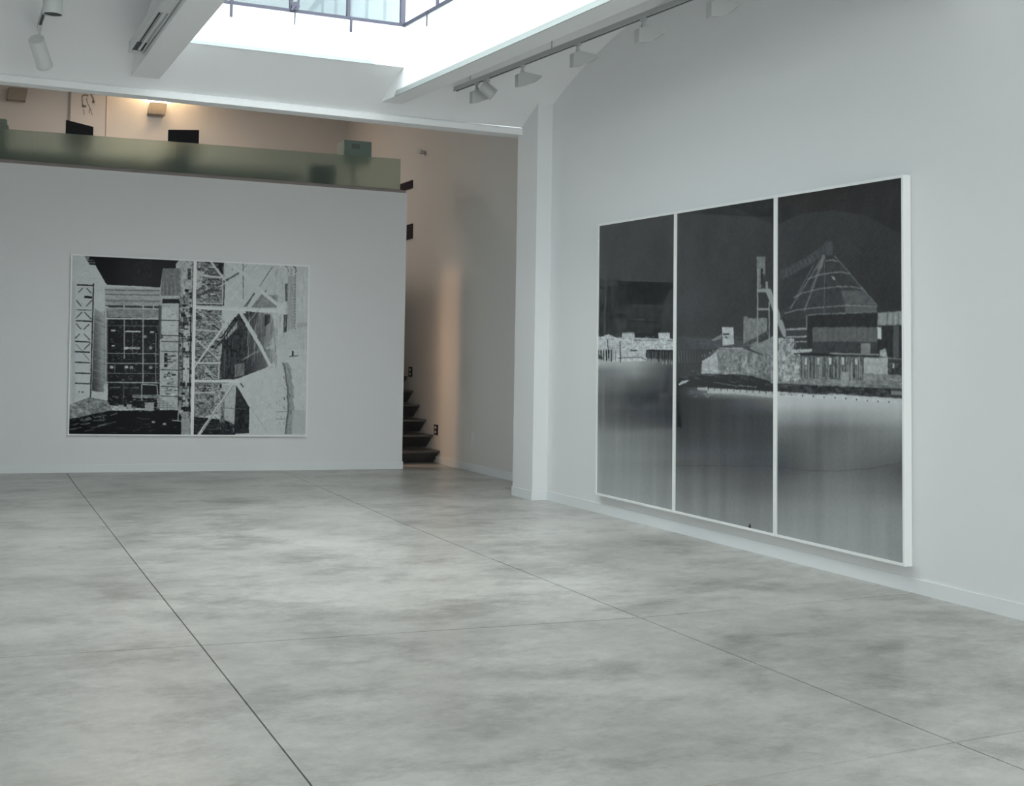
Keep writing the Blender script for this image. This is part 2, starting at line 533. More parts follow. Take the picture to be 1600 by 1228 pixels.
# ------------------------------------------------------------------ framed photographs
def lin(v):
    v = np.asarray(v, float)/255.0
    return np.where(v <= .04045, v/12.92, ((v+.055)/1.055)**2.4)

def homog(src, dst):
    A = []; b = []
    for (x, y), (u, v) in zip(src, dst):
        A.append([x, y, 1, 0, 0, 0, -u*x, -u*y]); b.append(u)
        A.append([0, 0, 0, x, y, 1, -v*x, -v*y]); b.append(v)
    h = np.linalg.solve(np.array(A, float), np.array(b, float))
    return np.append(h, 1).reshape(3, 3)

class Print:
    """tonal drawing of a photographic print; drawn in viewing coordinates of the quad"""
    def __init__(s, quad, W, Hh, base):
        s.W, s.Hh = W, Hh
        s.H = homog(quad, [(0, 0), (W, 0), (W, Hh), (0, Hh)])
        s.b = np.full((Hh, W), float(base))
        s.rng = np.random.RandomState(7)
        s.blur = 3
        s.sc = W/abs(quad[1][0]-quad[0][0])
        s.scy = Hh/abs(quad[3][1]-quad[0][1])
    def m(s, p):
        q = s.H @ np.array([p[0], p[1], 1.0]); return q[:2]/q[2]
    def mask(s, pts):
        P = np.array([s.m(p) for p in pts])
        x0, y0 = np.maximum(np.floor(P.min(0)).astype(int)-1, 0)
        x1 = min(int(P[:, 0].max())+2, s.W); y1 = min(int(P[:, 1].max())+2, s.Hh)
        if x1 <= x0 or y1 <= y0: return None
        X, Y = np.meshgrid(np.arange(x0, x1)+.5, np.arange(y0, y1)+.5)
        ins = np.zeros(X.shape, bool)
        n = len(P)
        for i in range(n):
            xa, ya = P[i]; xb, yb = P[(i+1) % n]
            if ya == yb: continue
            c = ((ya > Y) != (yb > Y)) & (X < (xb-xa)*(Y-ya)/(yb-ya)+xa)
            ins ^= c
        return (slice(y0, y1), slice(x0, x1)), ins
    def poly(s, pts, v, a=1.0, noise=0, nsc=6):
        r = s.mask(pts)
        if r is None: return
        sl, ins = r
        reg = s.b[sl]
        val = v
        if noise:
            val = v+noise*s.fn(reg.shape, nsc)
        s.b[sl] = np.where(ins, reg*(1-a)+a*val, reg)
    def rect(s, x0, y0, x1, y1, v, a=1.0, noise=0, nsc=6):
        s.poly([(x0, y0), (x1, y0), (x1, y1), (x0, y1)], v, a, noise, nsc)
    def line(s, p, q, w_, v, a=1.0):
        p = np.array(p, float); q = np.array(q, float)
        d = q-p; L = np.hypot(*d)
        if L < 1e-6: return
        n = np.array([-d[1], d[0]])/L*w_/2
        s.poly([p+n, q+n, q-n, p-n], v, a)
    def pline(s, pts, w_, v, a=1.0):
        for p, q in zip(pts, pts[1:]): s.line(p, q, w_, v, a)
    def fn(s, shape, cell, aniso=(1, 1)):
        """smooth fractal noise, about -1..1"""
        out = np.zeros(shape); amp = 1; tot = 0
        for o in range(4):
            ch = max(1.0, cell*aniso[1]/2**o); cw = max(1.0, cell*aniso[0]/2**o)
            gh, gw = int(shape[0]/ch)+3, int(shape[1]/cw)+3
            g = s.rng.rand(gh, gw)*2-1
            yy = np.arange(shape[0])/ch; xx = np.arange(shape[1])/cw
            y0 = yy.astype(int); x0 = xx.astype(int)
            fy = (yy-y0)[:, None]; fx = (xx-x0)[None]
            fy = fy*fy*(3-2*fy); fx = fx*fx*(3-2*fx)
            a = g[np.ix_(y0, x0)]; b = g[np.ix_(y0, x0+1)]; c = g[np.ix_(y0+1, x0)]; d = g[np.ix_(y0+1, x0+1)]
            out += amp*((a*(1-fx)+b*fx)*(1-fy)+(c*(1-fx)+d*fx)*fy)
            tot += amp; amp *= .6
        return out/tot*1.6
    def field(s, quadregion, xs, ys, vals, a=1.0):
        """bilinear tone field given on a viewing-space grid, inside a polygon"""
        r = s.mask(quadregion)
        if r is None: return
        sl, ins = r
        Hi = np.linalg.inv(s.H)
        X, Y = np.meshgrid(np.arange(sl[1].start, sl[1].stop)+.5, np.arange(sl[0].start, sl[0].stop)+.5)
        q = Hi @ np.stack([X.ravel(), Y.ravel(), np.ones(X.size)])
        px = (q[0]/q[2]).reshape(X.shape); py = (q[1]/q[2]).reshape(X.shape)
        vals = np.array(vals, float)
        fx = np.interp(px, xs, np.arange(len(xs))); fy = np.interp(py, ys, np.arange(len(ys)))
        x0 = np.minimum(fx.astype(int), len(xs)-2); y0 = np.minimum(fy.astype(int), len(ys)-2)
        tx = fx-x0; ty = fy-y0
        ty = ty*ty*(3-2*ty)*.5+ty*.5
        v = (vals[y0, x0]*(1-tx)+vals[y0, x0+1]*tx)*(1-ty)+(vals[y0+1, x0]*(1-tx)+vals[y0+1, x0+1]*tx)*ty
        s.b[sl] = np.where(ins, s.b[sl]*(1-a)+a*v, s.b[sl])
    def clutter(s, x0, y0, x1, y1, n, wmax, hmax, lo, hi, a=.85):
        for _ in range(n):
            x = s.rng.uniform(x0, x1); y = s.rng.uniform(y0, y1)
            w_ = s.rng.uniform(.15, 1)*wmax; h_ = s.rng.uniform(.15, 1)*hmax
            v = s.rng.choice([lo, hi])+s.rng.uniform(-20, 20)
            s.rect(max(x0, x), max(y0, y), min(x1, x+w_), min(y1, y+h_), v, a)
    def scrib(s, x0, y0, x1, y1, n, ln, w_, vals, ang=(0, 180), a=.7):
        for _ in range(n):
            x = s.rng.uniform(x0, x1); y = s.rng.uniform(y0, y1)
            t = math.radians(s.rng.uniform(*ang)); l = s.rng.uniform(.3, 1)*ln
            q = (min(max(x+l*math.cos(t), x0), x1), min(max(y-l*math.sin(t), y0), y1))
            s.line((x, y), q, s.rng.uniform(.35, 1)*w_, s.rng.choice(vals)+s.rng.uniform(-12, 12), a)
    def warp(s, amp, cell):
        dx = s.fn(s.b.shape, cell)*amp; dy = s.fn(s.b.shape, cell)*amp
        yy, xx = np.mgrid[0:s.Hh, 0:s.W]
        X = np.clip((xx+dx), 0, s.W-1).astype(int); Y = np.clip((yy+dy), 0, s.Hh-1).astype(int)
        s.b = s.b[Y, X]
    def image(s, name, sub_, gain):
        k = s.blur
        b = s.b.copy()
        for ax in (0, 1):
            acc = np.zeros_like(b); wt = 0
            for d in range(-k, k+1):
                ww = 1-abs(d)/(k+1); wt += ww
                pad = np.pad(b, [(k, k) if a == ax else (0, 0) for a in (0, 1)], mode='edge')
                acc += ww*(pad[k+d:k+d+b.shape[0], :] if ax == 0 else pad[:, k+d:k+d+b.shape[1]])
            b = acc/wt
        b = np.clip(b, 8, 235)
        alb = np.clip((lin(b)-sub_)*gain, .006, .86)
        W, Hh = s.W, s.Hh
        px = np.ones((Hh, W, 4), np.float32)
        px[..., 0] = alb*.96; px[..., 1] = alb*1.0; px[..., 2] = np.clip(alb*1.01, 0, 1)
        dk = alb < .1
        px[..., 2] = np.where(dk, alb*1.18+.001, px[..., 2])
        px[..., 1] = np.where(dk, alb*1.06, px[..., 1])
        im = bpy.data.images.new(name, W, Hh, float_buffer=False)
        # store as sRGB bytes
        c = px.copy()
        c[..., :3] = np.where(c[..., :3] <= .0031308, c[..., :3]*12.92, 1.055*np.power(c[..., :3], 1/2.4)-.055)
        im.pixels.foreach_set(np.ascontiguousarray(c[::-1]).ravel())
        im.update(); im.pack()
        return im

def print_mat(name, im, coat=1.0, crough=.012):
    m = mat(name, (.5, .5, .5), .55, .25, coat=coat, coat_rough=crough)
    n = m.node_tree
    t = n.nodes.new('ShaderNodeTexImage'); t.image = im; t.extension = 'EXTEND'
    n.links.new(t.outputs[0], n.nodes['Principled BSDF'].inputs['Base Color'])
    return m

# ---- print on the right wall: dark river scene in negative tones (three sheets)
QR = [(932, 350.7), (1409.8, 273), (1416, 885), (930, 772.6)]
def paint_right():
    s = Print(QR, 1900, 1150, 52)
    K = lambda ox, oy, sc: (lambda *p: [(ox+a/sc, oy+b/sc) for a, b in p])
    b_ = K(1050, 500, 8.77); c_ = K(1210, 360, 7.62); d_ = K(1210, 480, 7.62); e_ = K(1150, 380, 7.675)
    a_ = K(925, 500, 8.77)
    # sky tone of the three sheets, with reflected vault arches painted in
    s.field([(925, 250), (1054, 250), (1054, 900), (925, 900)], [930, 1054], [330, 450, 560], [[62, 60], [58, 55], [60, 56]])
    s.field([(1054, 250), (1211, 250), (1211, 900), (1054, 900)], [1054, 1211], [300, 450, 560], [[62, 58], [60, 55], [58, 56]])
    s.field([(1211, 250), (1420, 250), (1420, 900), (1211, 900)], [1211, 1420], [270, 330, 500, 560], [[52, 48], [60, 54], [57, 50], [58, 54]])
    s.poly([(1211, 300), (1211, 352), (1250, 334), (1300, 328), (1350, 337), (1420, 374), (1420, 268)], 46, .6)  # reflected arch, painted as a darker tone above its curve
    s.poly([(1120, 316), (1160, 330), (1211, 354), (1211, 300)], 50, .6)
    s.b += 3*s.fn(s.b.shape, 120)
    # water
    x1 = [932, 990, 1053]
    s.field([(925, 560), (1054, 560), (1054, 810), (925, 782)], x1, [566, 580, 600, 620, 650, 680, 720, 760, 810],
            [[150, 150, 70], [105, 130, 60], [105, 92, 60], [92, 70, 58], [98, 80, 64], [120, 105, 88], [130, 118, 100], [140, 130, 116], [150, 145, 132]])
    x2 = [1056, 1130, 1211]
    s.field([(1054, 596), (1211, 614), (1211, 850), (1054, 810)], x2, [596, 612, 625, 650, 680, 720, 760, 800, 845],
            [[42, 70, 120], [44, 120, 150], [46, 62, 96], [50, 58, 62], [58, 62, 62], [84, 78, 72], [104, 94, 84], [122, 116, 112], [134, 128, 122]])
    x3 = [1213, 1300, 1414]
    s.field([(1211, 610), (1420, 626), (1420, 900), (1211, 850)], x3, [612, 630, 650, 672, 700, 730, 760, 800, 840, 885],
            [[160, 160, 160], [158, 152, 158], [128, 122, 146], [96, 92, 118], [76, 98, 98], [68, 98, 80], [88, 108, 92], [114, 122, 118], [130, 132, 126], [140, 136, 130]])
    # soft streaks in the water
    st_ = s.fn(s.b.shape, 60, (1, 9))
    Hi = np.linalg.inv(s.H)
    X, Y = np.meshgrid(np.arange(s.W)+.5, np.arange(s.Hh)+.5)
    q = Hi @ np.stack([X.ravel(), Y.ravel(), np.ones(X.size)]); py = (q[1]/q[2]).reshape(X.shape)
    s.b += 4.5*st_*np.clip((py-590)/60, 0, 1)
    s.pline([(1056, 727), (1120, 727), (1210, 728), (1260, 734), (1310, 735), (1360, 731), (1414, 721)], 1.0, 62, .6)  # reflection of the far wall's base line, painted into the print
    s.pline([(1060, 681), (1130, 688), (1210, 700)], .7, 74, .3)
    # ---- first sheet: low bright buildings on piles
    s.poly(a_((0, 230), (130, 220), (200, 190), (320, 240), (390, 240), (395, 170), (560, 165), (570, 240), (900, 250), (890, 170), (1050, 165), (1055, 250), (1130, 265), (1130, 405), (740, 405), (740, 560), (200, 570), (0, 405)), 168, .93, 24, 10)
    s.clutter(932, 530, 1052, 546, 60, 12, 1.2, 95, 185, .5)
    s.line(*a_((560, 272), (905, 272)), 1.0, 60); s.line(*a_((1020, 275), (1120, 278)), 1.0, 70)
    s.line(*a_((330, 515), (650, 508)), .9, 60); s.line(*a_((650, 508), (740, 550)), .9, 60)
    s.line(*a_((365, 290), (375, 575)), 1.4, 45); s.line(*a_((190, 260), (215, 560)), 1.1, 60)
    s.rect(a_((505, 405))[0][0], a_((505, 405))[0][1], a_((600, 405))[0][0], a_((600, 425))[0][1], 70)
    for k in range(30):
        x = 933+k*4.0
        if 956 < x < 1009: continue
        s.line((x, 546.5), (x+s.rng.uniform(-1, 1.6), 560+s.rng.uniform(-3, 5)), s.rng.uniform(1.6, 2.6), 38)
    for k in range(16):
        x = s.rng.uniform(934, 1050); s.line((x, 562), (x, 569), 1.2, 140, .6)
    s.poly([(932, 450), (1000, 440), (1052, 447), (1052, 520), (932, 522)], 48, .35, 10, 40)
    # ---- second sheet: shore, sheds and head frame
    for k in range(12):
        x = 1059+k*4.3; s.line((x, 546), (x+1, 566), 1.3, 100-k*4, .6)
    s.poly([(1058, 526), (1150, 530), (1175, 536), (1175, 545), (1058, 545)], 74, .5, 12, 30)
    s.poly(b_((390, 700), (400, 600), (610, 400), (960, 380), (1170, 460), (1395, 500), (1395, 860), (1100, 760), (640, 740), (400, 735)), 112, .95, 40, 16)
    s.poly(b_((390, 720), (400, 590), (610, 470), (630, 700), (560, 735)), 150, .8, 30, 10)
    s.poly(b_((620, 400), (955, 400), (955, 700), (640, 700)), 98, .6, 26, 14)
    s.line(*b_((620, 383), (960, 380)), 1.2, 150)
    s.poly(b_((400, 560), (600, 440), (600, 470), (410, 585)), 150)
    s.poly(b_((675, 95), (830, 95), (840, 330), (685, 350)), 152, 1, 16, 10)
    s.line(*b_((690, 190), (775, 190)), 2.2, 40); s.line(*b_((715, 233), (745, 233)), 1.8, 60)
    s.poly(b_((530, 270), (670, 190), (670, 250), (540, 290)), 120, .8)
    s.poly(e_((80, 880), (110, 870), (140, 895), (365, 895), (365, 1050), (245, 1110), (245, 1228), (80, 1228)), 104, 1, 16, 10)
    s.poly(b_((960, 330), (1300, 140), (1310, 200), (1000, 370)), 66, .9, 24, 8)
    s.poly(b_((1060, 370), (1310, 250), (1395, 200), (1395, 510), (1170, 440), (1080, 400)), 118, .85, 18, 12)
    s.poly(b_((1170, 470), (1330, 470), (1390, 820), (1180, 760)), 92, .7, 34, 12)
    # head frame
    s.poly(e_((235, 160), (340, 160), (340, 300), (330, 400), (290, 300), (290, 530), (245, 530)), 104, .9, 14, 10)
    s.rect(*e_((285, 300))[0], *e_((312, 500))[0], 48)
    s.poly(e_((345, 455), (370, 455), (375, 540), (345, 540)), 118)
    s.poly(e_((240, 540), (400, 540), (400, 585), (240, 585)), 120)
    s.line(*e_((248, 300), (250, 900)), 2.0, 122); s.line(*e_((250, 900), (252, 1200)), 2.0, 118)
    s.line(*e_((388, 700), (392, 1200)), 1.8, 116)
    s.line(*e_((248, 788), (390, 788)), 3.2, 120)
    s.poly(e_((340, 560), (410, 550), (600, 1060), (590, 1130), (555, 1110), (470, 900)), 124)
    # bank
    s.poly(b_((560, 830), (640, 745), (900, 740), (1100, 760), (1395, 850), (1395, 960), (900, 900)), 48, .95, 8, 10)
    s.poly(b_((80, 790), (540, 740), (600, 800), (1395, 940), (1395, 975), (340, 915), (80, 905)), 40, .9)
    s.poly(b_((80, 870), (130, 830), (240, 815), (180, 855), (85, 890)), 160)
    s.line(*b_((560, 850), (900, 905)), 1.2, 120, .7); s.line(*b_((900, 890), (1160, 915)), 1.6, 130, .7)
    s.poly(b_((340, 920), (480, 915), (480, 930), (1395, 975), (1395, 1060), (900, 1010), (480, 1000), (480, 960), (345, 950)), 148, .95, 8, 12)
    for k in range(11): s.line(*b_((490+k*88, 925+k*5), (492+k*88, 958+k*5)), 1.1, 50)
    # ---- third sheet: conical hopper with sheds
    s.poly(c_((60, 480), (420, 280), (560, 180), (600, 130), (680, 130), (680, 290), (560, 300), (430, 400), (70, 590)), 74, .55, 12, 12)
    for k in range(9):
        s.line(*c_((120+k*45, 480-k*26), (150+k*45, 560-k*30)), 1.0, 98, .5)
    cone = c_((585, 290), (700, 300), (1210, 890), (1210, 980), (370, 1000), (350, 1060), (60, 1060), (60, 960), (200, 880))
    s.poly(cone, 60, .8, 5, 20)
    s.poly(c_((780, 720), (1060, 700), (1190, 880), (830, 900)), 84, .7, 16, 12)
    s.poly(c_((560, 290), (480, 470), (560, 440), (585, 290)), 100, .7, 10, 8)
    for p0, p1, w_ in (((575, 290), (180, 930), 1.6), ((585, 300), (345, 960), 1.8), ((460, 400), (240, 800), 1.0), ((585, 300), (580, 990), .7), ((700, 300), (1210, 890), 1.2), ((560, 350), (420, 700), 1.0)):
        s.line(*c_(p0, p1), w_, 108, .75)
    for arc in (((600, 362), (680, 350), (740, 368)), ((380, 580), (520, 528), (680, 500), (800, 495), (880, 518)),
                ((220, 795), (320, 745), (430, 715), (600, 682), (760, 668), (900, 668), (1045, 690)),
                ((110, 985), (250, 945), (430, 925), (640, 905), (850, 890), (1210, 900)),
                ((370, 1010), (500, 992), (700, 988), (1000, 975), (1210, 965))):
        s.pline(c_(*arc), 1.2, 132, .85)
    s.poly(c_((830, 895), (1205, 905), (1205, 968), (830, 985)), 92, .7, 10, 10)
    s.poly(c_((665, 540), (700, 550), (715, 590), (690, 585)), 128)
    # hopper drum
    s.poly(d_((380, 95), (1210, 62), (1210, 235), (380, 245)), 50, 1, 4, 10)
    s.poly(d_((380, 245), (445, 245), (445, 520), (390, 480)), 52)
    s.poly(d_((445, 238), (1210, 232), (1210, 405), (445, 405)), 84, 1, 8, 10)
    for k in range(22): s.line(*d_((455+k*34, 240), (455+k*34, 402)), .6, 66 if k % 2 else 98, .6)
    s.poly(d_((445, 405), (1210, 405), (1210, 545), (445, 540)), 60, 1, 5, 10)
    s.poly(d_((1020, 420), (1130, 420), (1130, 545), (1020, 545)), 118, .8, 10, 10)
    s.line(*d_((375, 90), (375, 240)), 2, 96)
    s.poly(d_((140, 250), (380, 240), (380, 262), (130, 270)), 130)
    s.poly(d_((130, 270), (380, 262), (380, 335), (130, 335)), 62)
    s.line(*d_((135, 350), (380, 345)), 2, 145)
    s.line(*d_((220, 390), (380, 385)), 1.5, 60); s.line(*d_((230, 408), (380, 403)), 1.5, 140)
    s.poly(d_((260, 420), (380, 415), (380, 480), (280, 480)), 58)
    # tanks at the right
    s.poly(d_((1215, 60), (1510, 40), (1510, 205), (1215, 215)), 116, 1, 14, 10)
    for k in range(7): s.line(*d_((1300+k*32, 60), (1300+k*32, 205)), .9, 70 if k % 2 else 150, .8)
    s.poly(d_((1215, 215), (1560, 200), (1560, 600), (1300, 590), (1215, 540)), 50, 1, 4, 10)
    s.poly(d_((1400, 215), (1470, 210), (1470, 590), (1400, 590)), 78, .8)
    s.poly(d_((1212, 235), (1260, 235), (1260, 375), (1212, 370)), 165)
    s.poly(d_((1240, 510), (1310, 480), (1340, 600), (1240, 580)), 140, 1, 30, 8)
    # scrub and shed
    s.rect(1204, 548, 1220, 598, 118, 1, 36, 10)
    s.poly(d_((40, 360), (230, 370), (230, 545), (305, 560), (310, 900), (40, 890)), 124, 1, 46, 12)
    s.poly(d_((215, 500), (440, 490), (440, 525), (215, 545)), 145)
    s.poly(d_((300, 575), (1050, 590), (1050, 870), (310, 850)), 82, 1, 16, 12)
    s.line(*d_((225, 545), (720, 570)), 1.6, 34); s.line(*d_((720, 575), (1040, 590)), 1.3, 60)
    s.line(*d_((650, 545), (1230, 560)), 1.6, 140)
    for k in range(34):
        x = 315+k*21.5; h0 = 585 if k % 3 else 700
        s.line(*d_((x, h0), (x, 838)), s.rng.uniform(.6, 1.8), s.rng.choice([46, 60, 118, 132]), .85)
    for x in (368, 518, 655, 808, 962): s.poly(d_((x-15, 595), (x+15, 595), (x+15, 685), (x-15, 680)), 158)
    s.line(*d_((912, 600), (912, 900)), 2.2, 128)
    s.poly(d_((785, 765), (880, 765), (880, 900), (785, 890)), 126)
    s.poly(d_((1055, 590), (1340, 600), (1340, 800), (1055, 780)), 140, 1, 14, 10)
    s.poly(d_((1345, 640), (1560, 660), (1560, 790), (1345, 780)), 58, 1, 12, 10)
    s.poly(d_((1340, 600), (1560, 610), (1560, 640), (1340, 632)), 60); s.line(*d_((1340, 600), (1560, 608)), 1.4, 120)
    s.poly(d_((1395, 665), (1415, 665), (1415, 720), (1395, 720)), 150)
    s.poly(d_((310, 840), (1050, 870), (1050, 780), (1560, 800), (1560, 960), (60, 920), (60, 880), (310, 890)), 116, .85, 22, 14)
    s.poly(d_((60, 900), (600, 930), (1560, 970), (1560, 1060), (600, 1030), (60, 1000)), 54, .95, 18, 12)
    s.poly(d_((1380, 980), (1560, 1000), (1560, 1040), (1380, 1030)), 118, .8)
    s.poly(d_((60, 1010), (200, 1018), (600, 1040), (640, 1020), (1180, 1060), (1560, 1080), (1560, 1140), (60, 1060)), 160, .95, 8, 12)
    for k in range(11): s.line(*d_((75+k*128, 1020+k*9.5), (75+k*128, 1036+k*9.5)), 1.6, 36)
    # piles with light between them, sparkle and grain along the shore
    for k in range(34):
        x = 1009+k*1.32; s.line((x, 548), (x+s.rng.uniform(-.8, .8), 566), .45, s.rng.choice([50, 120, 150]), .8)
    for k in range(20):
        x = 934+k*1.35; s.line((x, 547), (x, 563), .5, s.rng.choice([50, 130, 165]), .7)
    s.scrib(933, 526, 1052, 546, 150, 6, .9, [80, 190, 205], (-8, 8), .6)
    s.scrib(1095, 552, 1205, 584, 260, 4, 1.1, [66, 150, 170, 90], (0, 180), .6)
    s.scrib(1100, 545, 1160, 583, 80, 5, 1.2, [150, 175], (60, 120), .5)
    s.scrib(1060, 578, 1209, 604, 90, 12, .9, [34, 90, 120], (-14, -2), .55)
    s.scrib(1070, 608, 1209, 620, 40, 8, .8, [175, 120], (-6, 0), .5)
    s.scrib(1218, 532, 1250, 596, 190, 4, 1.4, [70, 160, 180, 110], (0, 180), .7)
    s.scrib(1252, 556, 1346, 592, 150, 9, .9, [58, 110, 145, 165], (82, 98), .6)
    s.scrib(1216, 588, 1412, 604, 110, 10, 1.0, [60, 140, 165], (-8, 4), .55)
    s.scrib(1218, 600, 1412, 616, 90, 14, 1.0, [36, 60, 110], (-10, 2), .6)
    s.scrib(1270, 380, 1365, 480, 90, 6, .6, [84, 100], (50, 130), .35)
    s.scrib(1372, 560, 1414, 585, 40, 5, 1.0, [60, 160], (0, 180), .6)
    s.scrib(1184, 402, 1196, 446, 22, 5, .8, [70, 130, 150], (0, 180), .6)
    s.scrib(1060, 525, 1175, 542, 60, 14, .8, [56, 84, 100], (-4, 4), .5)
    s.scrib(1250, 482, 1364, 492, 30, 5, .6, [70, 90], (80, 100), .5)
    s.warp(1.3, 10)
    # small mark at the lower edge of the middle sheet
    s.poly([(1170, 824), (1173, 817), (1174.5, 825)], 25)
    s.b += 3*s.fn(s.b.shape, 5)
    return s.image('river_print', .026, 1.95)

# ---- print on the far wall: steelworks in negative tones (two sheets)
QL = [(111, 397), (483, 415.2), (480.5, 681.6), (105.6, 679.6)]
def paint_left():
    s = Print(QL, 1500, 1150, 166)
    K = lambda ox, oy, sc: (lambda *p: [(ox+a/sc, oy+b/sc) for a, b in p])
    a_ = K(100, 390, 7.92); b_ = K(200, 390, 7.92); c_ = K(100, 535, 7.92); d_ = K(200, 535, 7.92)
    e_ = K(295, 395, 8.19); f_ = K(385, 395, 8.19); g_ = K(295, 535, 7.92); h_ = K(385, 535, 7.92)
    s.b += 5*s.fn(s.b.shape, 90)
    # sky
    s.poly([(129.7, 396), (290, 400), (281, 407), (275, 412), (274.5, 419.7), (254.3, 419.7), (250.5, 449), (166.9, 445), (149.2, 414.6), (140.4, 414)], 46, 1, 4, 40)
    s.poly(a_((240, 66), (330, 70), (300, 140)), 110)
    s.poly([(209, 402), (238, 404), (238, 446), (209, 446)], 58, .5)
    # truss tower
    s.rect(112, 440, 118, 640, 150, .6)
    s.poly([(147.5, 443), (145.5, 443), (141, 622), (143, 622)], 58)
    for y, w_, x0, x1 in ((440, 2.2, 160, 360), (588, 3.4, 255, 350), (745, 1.1, 155, 340), (880, 2.0, 148, 345), (1135, 2.0, 140, 325)):
        s.line(*a_((x0, y-3), (x1, y+6)), w_, 52)
    for y, w_ in ((112, 2.2), (243, 1.8), (375, 1.8), (502, 2.0)):
        s.line(*c_((140, y-2), (325, y+5)), w_, 58)
    for p, q in (((180, 530), (235, 475)), ((285, 480), (340, 540)), ((155, 625), (215, 700)), ((280, 700), (350, 625)), ((150, 850), (230, 770)), ((255, 770), (340, 860)), ((150, 910), (215, 985)), ((245, 985), (315, 920)), ((140, 1095), (200, 1040)), ((250, 1040), (325, 1115)), ((255, 1228), (330, 1155))):
        s.line(*a_(p, q), 1.6, 66, .9)
    for p, q in (((245, 95), (320, 15)), ((230, 120), (315, 215)), ((150, 20), (230, 100))):
        s.line(*c_(p, q), 1.1, 84, .8)
    s.clutter(120, 610, 134, 614, 4, 3, 3, 60, 60)
    # curved drum beside it
    s.field([(148, 482), (164, 490), (166, 612), (144, 610)], [144, 152, 166], [480, 500, 560, 612], [[150, 140, 160], [90, 110, 160], [78, 96, 165], [64, 84, 140]])
    for y in (505, 548, 563, 580, 592): s.line((147, y-3), (166, y+3), .9, 150, .7)
    # main facade
    s.poly([(164, 448), (251, 450), (250, 497), (165, 497)], 140, .9, 14, 14)
    for y, v, w_ in ((449.5, 168, 1.5), (453, 78, 1.3), (457.5, 150, 2), (460, 70, 1.3), (469.5, 105, 2.6), (477.5, 60, 1.5), (480, 168, 1.4)):
        s.line((165, y), (250, y+1.2), w_, v, .85)
    s.poly([(167, 483), (250, 484), (250, 496), (167, 495)], 112, .8, 20, 20)
    s.poly([(167, 495), (250, 497), (250, 640), (168, 632)], 50, 1, 7, 30)
    s.field([(163, 486), (169, 486), (169, 600), (162, 600)], [162, 166, 169], [486, 600], [[110, 165, 70], [110, 150, 70]])
    for y, w_, v, a in ((497.6, 2.2, 168, 1), (508.5, .9, 110, .8), (551.6, 1.2, 130, .9), (567, 1.4, 140, .9), (582.6, 1.0, 118, .8), (596.8, 2.0, 150, .9)):
        s.line((166, y), (249, y+.6), w_, v, a)
    for x, y0, y1, w_ in ((194.7, 496, 560, 1.8), (224, 490, 600, 2.0), (193.6, 596, 626, 2.2), (222.5, 600, 625, 2.2), (244, 520, 620, 1.0), (180, 566, 582, .7), (208, 518, 552, .7)):
        s.line((x, y0), (x, y1), w_, 150, .8)
    for x0, x1, y in ((196, 220, 517.6), (174, 181, 516), (235, 241, 518.5), (196, 219, 543.3), (175, 180, 540), (172, 189, 604.6), (195, 202, 604.6), (204, 218, 605)):
        s.rect(x0, y-1, x1, y+1.2, 176, .95)
    for x, y in ((175, 573), (198, 573), (206, 573.5), (236, 573.5), (197.5, 543.5), (206, 543.5), (214, 543.5), (236, 543), (226.5, 525.5)):
        s.rect(x-2.6, y-2, x+2.6, y+2.2, 165 if x < 200 else 128, .95)
    for k in range(60):
        x = s.rng.uniform(170, 247); y = s.rng.uniform(502, 598); s.rect(x, y, x+s.rng.uniform(.6, 2.6), y+.9, 140, .6)
    # lower storey and yard
    s.poly([(169, 597), (250, 599), (250, 640), (169, 632)], 52, .75, 16, 14)
    s.rect(220, 600, 247, 617, 48); s.pline([(222, 625), (222, 600), (246, 601), (247, 618)], 1.4, 150)
    s.rect(163, 599, 169, 625, 168)
    s.poly([(107, 632), (140, 620), (168, 625), (176, 640), (160, 650), (107, 656)], 118, 1, 34, 16)
    s.poly([(104, 655), (170, 641), (235, 640), (285, 640), (300, 640), (300, 682), (104, 682)], 46, 1, 6, 20)
    for k in range(16):
        x = s.rng.uniform(108, 175); y = 668-(x-108)*.18+s.rng.uniform(-9, 9); s.line((x, y), (x+s.rng.uniform(6, 18), y-s.rng.uniform(1, 4)), s.rng.uniform(.8, 2), 120, .55)
    for x, y, w_, h in ((185, 632, 9, 7), (198.5, 631, 8, 8), (227, 628, 14, 13), (246, 621, 32, 17), (256, 628, 18, 12), (238, 657, 5, 3), (255, 660, 5, 3)):
        s.rect(x, y, x+w_, y+h, 146, .95, 14, 8)
    for k in range(5): s.line((246, 622+k*3.5), (278, 622+k*3.5), .7, 88, .7); s.line((250+k*6, 621), (250+k*6, 640), .7, 88, .6)
    s.rect(208, 616, 250, 621, 140, .7, 20, 8)
    # tall lift shaft column
    s.poly([(254, 420), (283, 419), (283, 462), (251, 462)], 104, 1, 12, 14)
    for k in range(7): s.line((255+k*3.2, 440), (255+k*3.2, 461), .8, 78 if k % 2 else 132, .7)
    s.poly([(250, 462), (283, 464), (280, 640), (250, 620)], 152, 1, 14, 16)
    s.rect(254, 467, 281, 474, 50); s.line((252, 475), (282, 477), 1.3, 160)
    s.poly([(249, 476), (253, 478), (252, 520), (256, 528), (249, 530), (248, 600), (247, 600), (248, 476)], 70, .8)
    s.poly([(253, 480), (272, 480), (278, 500), (278, 512), (272, 521), (256, 521), (253, 508)], 166, .9, 6, 10)
    for y in (500, 523.5, 533, 548.5, 577, 603, 618): s.line((252, y), (280, y+.8), 1.2, 48, .9)
    s.rect(257, 551, 262, 573, 52); s.clutter(257, 551, 275, 573, 26, 8, 3, 60, 165); s.clutter(256, 580, 276, 600, 34, 9, 3, 70, 168)
    s.clutter(254, 604, 278, 618, 26, 9, 3, 90, 168)
